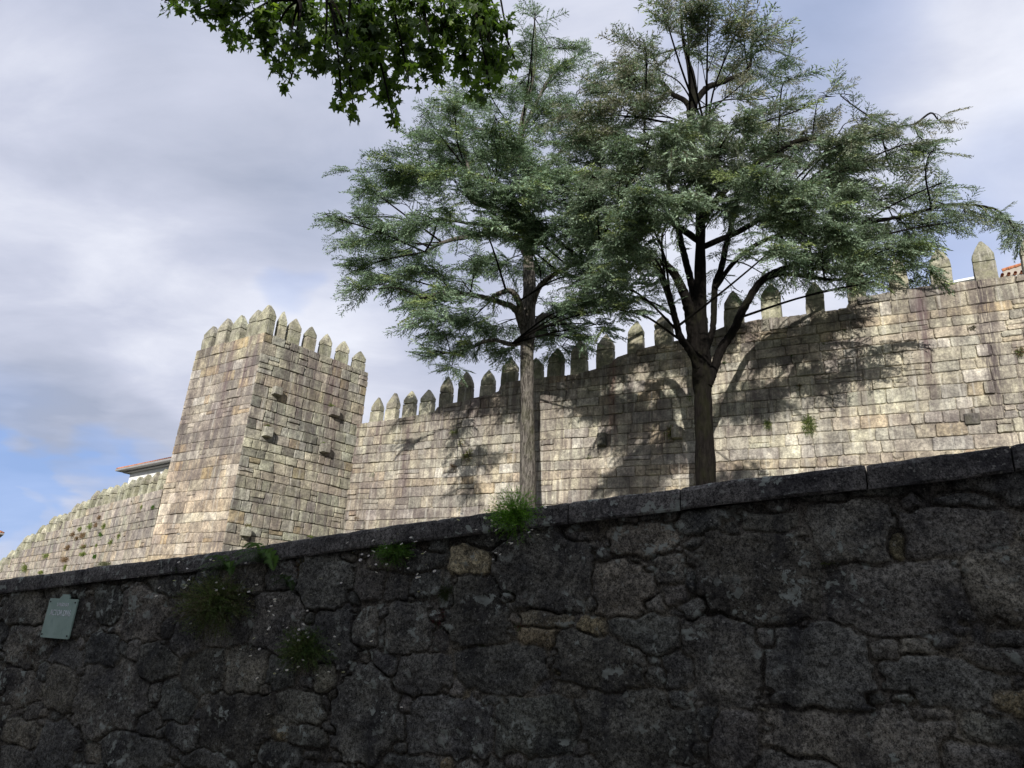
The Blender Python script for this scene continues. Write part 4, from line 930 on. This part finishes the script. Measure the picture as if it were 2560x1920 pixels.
CL2 = [(1480, 5, 55, 16, .8), (1440, 45, 50, 22, .8), (1530, 45, 65, 24, .8), (1610, 45, 45, 14, .7), (1475, 85, 75, 28, .8), (1580, 95, 70, 28, .8), (1665, 95, 40, 18, .7), (1395, 105, 45, 24, .8), (1345, 150, 50, 20, .7), (1420, 150, 60, 26, .8), (1540, 140, 70, 26, .6), (1640, 145, 65, 24, .7), (1700, 120, 25, 14, .6),
       (1390, 190, 70, 26, .8), (1320, 200, 55, 26, .8), (1690, 185, 30, 20, .6), (1600, 185, 60, 20, .5), (1640, 215, 55, 16, .5), (1440, 225, 50, 30, .7), (1280, 245, 60, 28, .8), (1370, 250, 70, 30, .8), (1300, 300, 75, 34), (1540, 240, 50, 24, .5), (1400, 310, 80, 34), (1500, 290, 60, 32, .8), (1580, 280, 60, 26, .8), (1650, 265, 60, 22, .7),
       (1720, 240, 50, 20, .6), (1770, 215, 40, 12, .5), (1815, 205, 30, 10, .5), (1740, 290, 65, 24, .8), (1830, 265, 60, 16, .6), (1490, 345, 80, 34, 1, -3), (1590, 335, 80, 34, 1, -3), (1300, 365, 75, 34), (1680, 335, 75, 30), (1390, 375, 80, 36), (1780, 330, 75, 28), (1870, 300, 60, 18, .7), (1930, 320, 55, 18, .7), (1990, 300, 40, 12, .6), (2030, 262, 38, 9, .6), (2010, 330, 30, 8, .6),
       (1480, 400, 80, 32, 1, -3), (1570, 395, 80, 34, 1, -3), (1660, 390, 80, 32), (1750, 390, 80, 30), (1840, 360, 70, 24, .9), (1930, 375, 55, 18, .7), (1290, 430, 75, 36), (1380, 440, 75, 36), (1460, 450, 60, 30), (1560, 445, 60, 24, 1, -2.5), (1640, 445, 60, 28), (1720, 450, 75, 32), (1810, 440, 75, 30), (1900, 430, 65, 24), (1980, 430, 40, 16, .8), (2020, 400, 25, 10, .6),
       (1290, 495, 60, 34), (1350, 510, 55, 36), (1400, 480, 40, 22), (1680, 500, 65, 28), (1760, 505, 70, 30), (1850, 490, 65, 26), (1940, 480, 55, 22), (2020, 455, 45, 12, .8), (2080, 458, 42, 11, .8), (2135, 468, 30, 10, .7), (2180, 488, 18, 12, .6), (1650, 555, 55, 20, .8), (1730, 555, 70, 26), (1820, 550, 70, 28), (1900, 545, 60, 28), (1965, 520, 40, 20, .8),
       (1340, 565, 55, 30), (1400, 545, 25, 18, .6), (1320, 610, 55, 30, .8), (1370, 640, 30, 16, .6), (1340, 670, 30, 20, .5), (1870, 590, 55, 18, .9), (1940, 575, 45, 20, .8), (1960, 605, 25, 20, .6), (1800, 590, 40, 12, .7), (1655, 595, 35, 10, .7), (1740, 600, 35, 10, .6), (1590, 625, 28, 8, .7), (1425, 600, 25, 26, .5), (2060, 480, 30, 10, .5), (1870, 612, 25, 14, .6)]
cedar('cedar_tree', 'taller cedar with a dark trunk forking into several limbs, wide crown reaching right', 27.2, TR2, LB2, CL2, 72, 'bark2', 3.3, tones=[(.11, .165, .105), (.27, .345, .245), (.26, .32, .14), (.26, .26, .20)])

# ---- plane tree over the street
def leaf_template(r):
    ang = [0, 24, 50, 80, 112, 150, 180]; rad = [1.0, .50, .88, .40, .62, .30, .12]
    pts = []
    for a, q in zip(ang, rad): pts.append((q*math.cos(math.radians(a)), q*math.sin(math.radians(a))))
    # teeth on the lobes
    full = []
    for k in range(len(pts)-1):
        full.append(pts[k]); mx_ = (np.array(pts[k])*.55+np.array(pts[k+1])*.45); full.append(tuple(mx_*(1.08 if k % 2 == 0 else 1.02)))
    full.append(pts[-1]); allp = full+[(x, -y) for x, y in full[::-1][1:-1]]
    P = np.array([[x+.12, y, 0] for x, y in allp]); fold = .25*r.random()
    P[:, 2] = np.abs(P[:, 1])*fold-.22*np.maximum(P[:, 0], 0)**2+(r.random(len(P))-.5)*.06
    c = np.array([.08, 0, .02]); n = len(P)
    return np.array([[c, P[k], P[(k+1) % n]] for k in range(n)])
LT = [leaf_template(np.random.default_rng(900+k)) for k in range(6)]
pt_root = empty('plane_tree', (7.0, -4.0, street_z(9))); tag(pt_root, 'plane tree whose leafy branches hang into the top of the view', 'tree')
r = np.random.default_rng(33)
LC = [(365, 4, 42, 10, .8), (430, 30, 28, 22), (400, 5, 30, 10), (470, 25, 35, 28), (500, 70, 40, 28), (560, 50, 50, 40), (575, 110, 38, 22), (608, 160, 24, 18, 1.2), (640, 105, 45, 34), (650, 40, 60, 40), (630, 165, 18, 10), (720, 60, 60, 50), (700, 120, 40, 24), (745, 115, 40, 30), (735, 200, 20, 16, 1.2), (765, 165, 40, 32),
      (800, 60, 60, 55), (760, 225, 30, 18, 1.2), (800, 140, 45, 40), (835, 200, 34, 30, 1.2), (845, 250, 14, 16, 1.2), (860, 130, 45, 40), (880, 60, 60, 50), (880, 170, 24, 16), (930, 110, 45, 34), (945, 165, 28, 22), (960, 50, 60, 50), (1000, 110, 45, 36), (1010, 160, 28, 16), (1050, 60, 50, 50), (1060, 130, 45, 36), (1055, 185, 34, 18, 1.2),
      (1095, 100, 26, 34), (1110, 130, 16, 16, .8), (1040, 10, 45, 30), (900, 5, 80, 25), (760, 5, 80, 25), (600, 5, 70, 22), (500, 0, 60, 16),
      (600, -60, 120, 50, .5), (800, -80, 140, 60, .6), (1000, -80, 140, 60, .6), (400, -60, 90, 30, .4), (1180, -90, 100, 50, .5), (900, -220, 220, 90, .35), (1200, -260, 200, 90, .3), (1500, -330, 220, 100, .25), (650, -220, 160, 70, .3)]
ptr = [(7.0, -4.0, street_z(9)-.3), (6.9, -3.9, 3.0), (6.4, -3.2, 5.5), (5.2, -1.5, 8.0), (3.5, 1.2, 10.0), (1.6, 4.4, 10.6), (-.8, 6.9, 10.3), (-3.2, 7.6, 9.6)]
mb = MB(); P = spline(ptr, 50); tube(mb, P, np.interp(np.linspace(0, 1, 50), [0, .15, .35, .6, 1], [.42, .34, .24, .12, .03]), 14, rough=.06); mb.build('trunk', M['bark1'], pt_root, True)
bough = P[22:]
VV = []; TT = []; tw = MB()
for cl_ in LC:
    x, y, rx, ry = [q*K for q in cl_[:4]]; dens = cl_[4] if len(cl_) > 4 else 1.0
    Yc = 7.6+(r.random()-.5)*1.6 if y > -60 else 7.2+(r.random()-.5)*2.4
    C_ = at(x, y, Yc); m1 = np.linalg.norm(C_-EYE)/FPX; a_, c_ = rx*m1, ry*m1
    s = bough[np.argmin(np.linalg.norm(bough-C_, axis=1))]
    Q = spline([s, (s+C_)/2+np.array([0, 0, .25]), C_+[0, 0, c_*.5], C_-[0, 0, c_*.4]], 12); tube(tw, Q, np.linspace(.022, .004, 12), 5)
    n_ = max(6, int(rx*ry/(K*K)/14.5*dens))
    for _ in range(max(2, n_//9)):
        v = r.normal(size=3); v /= np.linalg.norm(v); v *= r.random()**.45
        T_ = C_+AX*v[0]*a_*.95+np.array([0, v[1]*max(.35, a_*.8), 0])+np.array([0, 0, v[2]*c_*.95]); b0 = Q[r.integers(5, 12)]
        q_ = spline([b0, (b0+T_)/2+[0, 0, .05], T_], 6); tube(tw, q_, np.linspace(.008, .003, 6), 3)
        for _ in range(9):
            f = .3+.75*r.random(); p = b0+(T_-b0)*f+(r.random(3)-.5)*.22
            d = (T_-b0); d = d/(np.linalg.norm(d)+.05)*.5+(r.random(3)-.5)*1.3; d[2] -= .55; d /= np.linalg.norm(d)
            up = np.array([0, -.25, 1.0])+(r.random(3)-.5)*1.5; yv = np.cross(up, d); yv /= np.linalg.norm(yv)+1e-6; zv = np.cross(d, yv)
            sc = .068+.046*r.random(); R_ = np.stack([d, yv, zv])*sc; tm = LT[r.integers(0, 6)]
            VV.append(np.einsum('tvi,ij->tvj', tm, R_)+p)
            tn_ = np.array([(.06, .10, .025), (.08, .13, .03), (.16, .23, .045), (.05, .085, .03)][r.choice(4, p=[.4, .3, .1, .2])])*(1+.3*(r.random()-.5))
            TT.append(np.tile(tn_, (len(tm), 1)))
soup('crown', np.concatenate(VV), np.concatenate(TT), [M['leaf'], M['bark2']], pt_root, tw); DBG.update(leaves=len(VV))

# ------------------------------------------------------------------ plants in the joints and on the coping
def tri_leaf(p, d, L_, wd, r, up=None):
    wv = np.cross(d, r.random(3)-.5 if up is None else up); wv /= np.linalg.norm(wv)+1e-6
    m = p+d*L_*.45
    return [[p, m+wv*wd*.5, m-wv*wd*.5], [m+wv*wd*.5, p+d*L_, m-wv*wd*.5]]
def flower_mesh():
    r = np.random.default_rng(3); T = []; C = []
    for k in range(11):
        a = 2*math.pi*k/11; b = .26
        p0 = np.array([math.cos(a-b)*.35, math.sin(a-b)*.35, 0]); p1 = np.array([math.cos(a+b)*.35, math.sin(a+b)*.35, 0]); q0 = np.array([math.cos(a-b*.8), math.sin(a-b*.8), .12]); q1 = np.array([math.cos(a+b*.8), math.sin(a+b*.8), .12])
        T += [[p0, q0, q1], [p0, q1, p1]]; C += [(.78, .76, .78)]*2
    for k in range(10):
        a, b = 2*math.pi*k/10, 2*math.pi*(k+1)/10; h = np.array([0, 0, .14])
        T += [[np.array([math.cos(a), math.sin(a), 0])*.4, np.array([math.cos(b), math.sin(b), 0])*.4, h]]; C += [(.42, .30, .03)]
    return np.array(T)*.0155, np.array(C)
FLV, FLC = flower_mesh(); FLME = [None]
def add_flower(root, p, nrm_, sc=1.0):
    if FLME[0] is None:
        o = mk('flower', FLV.reshape(-1, 3), [np.arange(len(FLV)*3).reshape(-1, 3)], M['petal'], root, np.repeat(FLC, 3, 0), base=(0, 0, 0)); FLME[0] = o.data
    else:
        o = bpy.data.objects.new('flower', FLME[0]); COL.objects.link(o); o.parent = root
    o.location = Vector(p)-root.location; o.rotation_mode = 'QUATERNION'; o.rotation_quaternion = Vector(nrm_).to_track_quat('Z', 'Y'); o.scale = (sc, sc, sc)
def bush(name, label, cat, pl, px, py, rxp, ryp, n, leafL, leafW, tones, seed, hang=0.3, out=.6, flowers=0, flop=None, group=None, off=0.0, stem=(.07, .06, .03), name2='foliage', spread=None, fl_sc=1.0):
    """stems fan out from a root in the joint; leaves along them; rxp/ryp = half extent in photo pixels"""
    r = np.random.default_rng(seed); u, z = pl.hit(px, py, off); ua, _ = pl.hit(px-rxp, py, off); ub, _ = pl.hit(px+rxp, py, off); _, za = pl.hit(px, py+ryp, off); _, zb = pl.hit(px, py-ryp, off)
    a, c = abs(ub-ua)/2, abs(zb-za)/2; o0 = pl.pt(u, z-c*.25*(1-hang), off-.02); root = empty(name, o0); tag(root, label, cat, group)
    T = []; C = []; D3 = np.array([pl.d, pl.n, [0, 0, 1.0]])
    R3 = np.array([a, (a+c)*.5*out, c])
    for k in range(n):
        v = r.normal(size=3); v[1] = abs(v[1])*.8+.1; v /= np.linalg.norm(v); v *= .45+.6*r.random(); v[2] -= hang*.3
        tip = o0+(v*R3) @ D3+np.array([0, 0, c*.25*(1-hang)])
        mid = (o0+tip)/2+np.array([0, 0, .12*c])+(r.random(3)-.5)*.15*a; q = spline([o0+(r.random(3)-.5)*a*.25, mid, tip], 7)
        sw_ = max(.0012, leafW*.12)
        for j in range(6):
            wv = np.cross(q[j+1]-q[j], r.random(3)-.5); wv = wv/(np.linalg.norm(wv)+1e-6)*sw_; T.append([q[j]-wv, q[j]+wv, q[j+1]]); C.append(stem)
        tc_ = np.array(tones[r.integers(0, len(tones))])*(1+.4*(r.random()-.5)); m = max(4, int(np.linalg.norm(tip-o0)/leafL*2.2))
        for j in range(m):
            f = .15+.85*(j+r.random())/m; p = q[int(f*5.99)]*(1-(f*5.99) % 1)+q[min(6, int(f*5.99)+1)]*((f*5.99) % 1)
            d = (tip-o0)/(np.linalg.norm(tip-o0)+1e-6)*.8+(r.random(3)-.5)*1.6; d /= np.linalg.norm(d)
            T += tri_leaf(p, d, leafL*(.6+.8*r.random()), leafW, r); C += [tc_*(1+.3*(r.random()-.5))]*2
    soup(name2, np.array(T), np.array(C), M['herb'], root)
    for k in range(flowers):
        if flop is not None: x, y = flop[0]+(r.normal()*.42)*flop[2], flop[1]+(r.normal()*.42)*flop[3]
        else: x, y = px+(r.random()*2-1)*rxp, py+(r.random()*2-1)*ryp
        uu, zz_ = pl.hit(x, y, off); p = pl.pt(uu, zz_, off+.03+.14*r.random()*out); nv = pl.n*.5+np.array([r.normal()*.35, r.normal()*.35, .75+.3*r.random()])
        add_flower(root, p, nv, (.8+.45*r.random())*fl_sc)
    return root
def fern(label, pl, px, py, L_, n, seed, tones=((.05, .11, .02), (.075, .145, .028)), spread=1.0):
    r = np.random.default_rng(seed); u, z = pl.hit(px, py); o0 = pl.pt(u, z, 0); root = empty('fern', o0); tag(root, label, 'fern', 'ferns under the coping')
    for k in range(n):
        T = []; C = []
        th = math.pi*(.02+.96*(k+r.random()*.7)/n); d0 = pl.d*math.cos(th)*spread+pl.n*(.55+.2*r.random())+np.array([0, 0, math.sin(th)*.75-.1])
        Lf = L_*(.65+.5*r.random()); tc_ = np.array(tones[k % 2])*(1+.3*(r.random()-.5))
        q = spline([o0, o0+d0*Lf*.5, o0+d0*Lf*.85+np.array([0, 0, -.32*Lf])], 22); ax_ = np.gradient(q, axis=0); ax_ /= np.linalg.norm(ax_, axis=1)[:, None]
        for j in range(1, 22):
            f = j/21; lp = Lf*.17*(math.sin(math.pi*min(1, f*.85+.18))**.8); sd_ = np.cross(ax_[j], pl.n*.6+np.array([0, 0, .8])); sd_ /= np.linalg.norm(sd_)
            for sg_ in (-1, 1):
                d = sd_*sg_*.9+ax_[j]*.35+np.array([0, 0, -.15])+(r.random(3)-.5)*.15; T += tri_leaf(q[j], d, lp, Lf*.032, r, pl.n); C += [tc_]*2
            T.append([q[j-1]-sd_*.001, q[j-1]+sd_*.001, q[j]]); C.append((.06, .05, .02))
        soup('frond', np.array(T), np.array(C), M['herb'], root)
GR = [(.065, .145, .018), (.09, .18, .025), (.05, .11, .018)]; DG = [(.06, .11, .03), (.08, .13, .04), (.10, .12, .05)]
BR = [(.24, .15, .10), (.17, .12, .08), (.28, .19, .13)]; YG = [(.20, .25, .08), (.16, .20, .07), (.24, .25, .11)]; RB = [(.13, .05, .035), (.09, .06, .03), (.10, .10, .03)]
daisy = 'daisies rooted along the retaining wall'
bush('daisy_plant', 'bright green daisy plant growing up over the coping in front of the pale cedar trunk', 'plant', PN, 1288, 1282, 74, 74, 330, .028, .006, [(.13, .28, .03), (.17, .34, .05), (.09, .2, .03)], 1, .2, .9, 30, (1260, 1320, 130, 110), daisy, .07, name2='foliage')  # leaf tones brightened to paint in sunlight caught above the coping
bush('daisy_plant', 'dark green daisy plant hanging just below the coping, left of the bright one', 'plant', PN, 985, 1378, 62, 42, 200, .028, .007, [(.07, .15, .025), (.09, .18, .04)], 2, .4, .6, 28, (985, 1385, 150, 90), daisy, .03)
bush('daisy_plant', 'largest daisy plant, a dull olive cushion under the two ferns', 'plant', PN, 545, 1505, 104, 92, 620, .032, .007, [(.08, .12, .04), (.11, .14, .055), (.13, .12, .075)] or DG+[(.08, .06, .035)], 3, .35, .6, 46, (545, 1475, 200, 130), daisy, .03)
bush('daisy_plant', 'lowest daisy plant, thin and spangled with white flowers', 'plant', PN, 765, 1620, 80, 72, 320, .028, .006, DG, 4, .35, .6, 44, (740, 1605, 190, 150), daisy, .03)
fern('left hand fern tucked under the coping above the big olive daisy cushion', PN, 572, 1424, .40, 16, 5)
fern('largest fern, arching across the coping edge', PN, 667, 1404, .50, 19, 6)
fern('small dim fern lower right of the largest fern', PN, 722, 1462, .30, 11, 7, ((.025, .05, .012), (.03, .06, .015)))
fern('tiny dark fern sprig under the coping, far left of the other ferns', PN, 441, 1428, .16, 7, 8, ((.03, .05, .02), (.03, .05, .02)))
bush('dry_plant', 'rusty dry plant hanging right of the largest fern', 'plant', PN, 752, 1418, 20, 36, 50, .02, .004, RB, 9, .6, .5)
bush('dry_plant', 'blackish dead tuft on the wall below the green street sign', 'plant', PN, 86, 1622, 34, 30, 130, .025, .005, [(.05, .022, .022), (.03, .02, .018), (.04, .03, .02)], 10, .4, .5)
bush('wall_plant', 'dark red creeping plant in a joint at mid wall', 'plant', PN, 1094, 1538, 22, 26, 70, .014, .008, [(.11, .02, .03), (.08, .02, .025), (.05, .05, .02)], 11, .6, .35)
bush('wall_plant', 'mossy dark green creeper above the dark red creeping plant', 'plant', PN, 1112, 1476, 24, 30, 70, .014, .007, [(.03, .045, .015), (.04, .06, .02)], 12, .5, .3)
bush('wall_plant', 'small light green sprig beside the pale stone at mid wall', 'plant', PN, 1300, 1566, 17, 12, 30, .014, .007, [(.06, .10, .02), (.09, .04, .03)], 13, .5, .4)
bush('wall_plant', 'tiny green sprig in a joint near the foot of the wall', 'plant', PN, 1300, 1745, 8, 7, 14, .014, .007, [(.05, .09, .02)], 14, .5, .4)
bush('wall_plant', 'faint yellow-green sprig under a round lichened stone', 'plant', PN, 2065, 1405, 18, 8, 20, .014, .006, [(.07, .09, .03)], 15, .5, .4)
bush('wall_plant', 'straggly sprig hanging at the low middle joint', 'plant', PN, 1204, 1612, 9, 10, 18, .014, .005, [(.05, .07, .02)], 16, .6, .4)
def tuft(pl, x, y, rx, ry, tn_, label, seed, group, n=60, fl=0, ps=1.0):
    m1 = 30/1836.
    if pl is PF: u, z = pl.hit(x, y); m1 = np.linalg.norm(pl.pt(u, z)-EYE)/FPX
    bush('wall_tuft', label, 'plant', pl, x, y, rx, ry, n, max(.05, 2.6*m1), max(.02, 1.0*m1), tn_, seed, .35, .7, fl, None, group, fl_sc=2.2)
gc = 'weeds rooted in the curtain wall'
for k, (x, y, rx, ry, tn_, lab, n, fl) in enumerate([
    (1136, 1080, 12, 11, YG, 'yellow-green weed on the castle wall, highest of the cluster left of the pale trunk', 60, 0), (1157, 1106, 12, 12, BR+YG, 'brownish weed just under the yellow-green one left of the pale trunk', 70, 0),
    (1171, 1139, 16, 22, RB+YG, 'largest reddish weed of the cluster left of the pale trunk', 150, 0), (1134, 1167, 10, 11, BR, 'brown weed lowest in the cluster left of the pale trunk', 60, 0),
    (1280, 1126, 10, 8, BR+YG, 'small rusty weed on the castle wall beside the pale trunk', 40, 0), (942, 1138, 8, 8, GR, 'small green weed on the sunny wall right of the tower', 40, 0),
    (930, 1188, 7, 8, GR, 'green sprig below the small green weed right of the tower', 34, 0), (867, 1199, 9, 8, GR, 'bright green weed in the corner where tower and wall meet', 50, 0),
    (892, 1296, 9, 8, BR, 'dry tan weed low on the wall near the tower corner', 40, 0), (866, 1300, 6, 8, [(.05, .05, .045)], 'grey dead sprig low on the wall next to the tower corner', 24, 0),
    (1223, 1216, 5, 9, GR, 'thin green sprig on the castle wall low left of the pale trunk', 22, 0), (1473, 1143, 8, 7, YG, 'small weed under the black corbel between the two cedars', 34, 0),
    (1679, 1082, 20, 22, YG+BR, 'bushy olive weed beside a corbel left of the dark trunk', 190, 0), (1724, 994, 10, 13, YG+GR, 'yellow-green weed peeping out behind the dark trunk', 60, 0),
    (1813, 907, 8, 7, GR, 'bright green weed right of the dark trunk near its fork', 44, 0), (1919, 1062, 13, 20, YG+DG, 'dull green weed left of the white-flowered clump', 120, 0),
    (2022, 1062, 23, 30, DG+YG, 'largest clump on the castle wall, dotted with white flowers', 300, 16), (1998, 968, 10, 14, BR+DG, 'dry weed above the white-flowered clump', 60, 0),
    (1818, 998, 7, 8, DG, 'small dark weed beside the dark trunk', 30, 0), (2060, 860, 8, 8, DG, 'dark weed high on the wall in the tree shadow', 36, 0), (1982, 890, 8, 5, GR, 'bright green sprig in the dappled shade right of the dark trunk', 26, 0),
    (2112, 829, 6, 7, DG, 'dark sprig just under the parapet right of the dark trunk', 24, 0), (2431, 820, 15, 9, [(.04, .04, .02), (.06, .06, .02)], 'blackish weed below the last two battlements on the right', 90, 0),
    (2550, 880, 18, 17, DG+BR, 'weed at the right edge of the view on the castle wall', 120, 0)]):
    tuft(PC, x, y, rx, ry, tn_, lab, 500+k, gc, n, fl)
gt = 'grass growing on the tower corbels'
for k, (x, y, rx, ry, tn_, lab) in enumerate([(829, 1013, 9, 7, YG, 'dry grass on the upper right corbel of the tower'), (807, 1109, 8, 6, YG+GR, 'green grass on the lower right corbel of the tower'),
    (668, 1064, 10, 8, BR+GR, 'reddish sprig above the middle left corbel of the tower'), (620, 1314, 11, 7, YG+BR, 'dry grass on the lowest corbel of the tower'), (840, 1207, 6, 8, YG, 'yellowish sprig on the tower side near the wall corner'), (775, 1341, 12, 4, YG, 'low grass at the foot of the tower just above the coping')]):
    tuft(PR, x, y, rx, ry, tn_, lab, 560+k, gt, 40)
gf = 'weeds rooted in the far wall'
FW = [(1293, 850, 22, 34, BR, 'brown dead weed highest on the far wall'), (1253, 945, 30, 34, BR, 'brown weed under the highest one on the far wall'), (1180, 968, 34, 48, YG, 'pale green weed left of the brown pair on the far wall'), (1045, 1000, 24, 36, YG, 'green weed above the big brown weed on the far wall'),
    (955, 1068, 28, 38, BR, 'round brown weed leftmost of the upper cluster'), (1085, 1080, 44, 46, BR, 'big reddish brown weed in the middle of the far wall'), (1000, 1118, 26, 26, BR, 'small brown weed between the round and the big brown ones'), (1355, 960, 24, 46, YG, 'yellowish weed right of the brown pair'), (1318, 1068, 22, 30, GR, 'green weed below the yellowish weed'),
    (890, 1240, 32, 42, BR, 'brown weed half way down the far wall'), (855, 1392, 46, 42, BR, 'lowest large brown weed above the coping'), (1095, 1225, 36, 34, YG+BR, 'olive weed half way down the far wall'), (1085, 1325, 40, 30, YG, 'bright yellow-green weed low on the far wall'),
    (1240, 1355, 26, 38, GR, 'dark green weed low on the far wall'), (1445, 1170, 20, 60, YG, 'tall narrow weed streak on the far wall'), (1548, 1090, 22, 44, YG, 'narrow weed right of the tall streak'), (1258, 1210, 14, 30, YG, 'thin weed between the olive weed and the tall streak'), (615, 1345, 34, 40, YG, 'straggling weed toward the left of the far wall'),
    (340, 1500, 44, 72, YG, 'largest green weed at the left end of the far wall'), (855, 1495, 20, 44, YG, 'yellow weed right above the coping on the far wall'), (1842, 712, 16, 36, YG, 'green weed under the battlements beside the tower'), (1990, 712, 26, 30, GR, 'green weed closest to the tower on the far wall'), (545, 1562, 30, 26, YG, 'weed just above the coping left of the yellow one'),
    (1370, 1455, 90, 40, [(.10, .11, .06), (.2, .2, .15)], 'pale bare shrub poking above the coping left of the tower')]
for k, (x, y, rx, ry, tn_, lab) in enumerate(FW):
    tuft(PF, x/5.183, 1130+y/5.183, rx/5.183, ry/5.183, tn_, lab, 600+k, gf, 70)

print('DBG', {k: (np.round(v, 2).tolist() if not isinstance(v, int) else v) for k, v in DBG.items()})
#NEXT
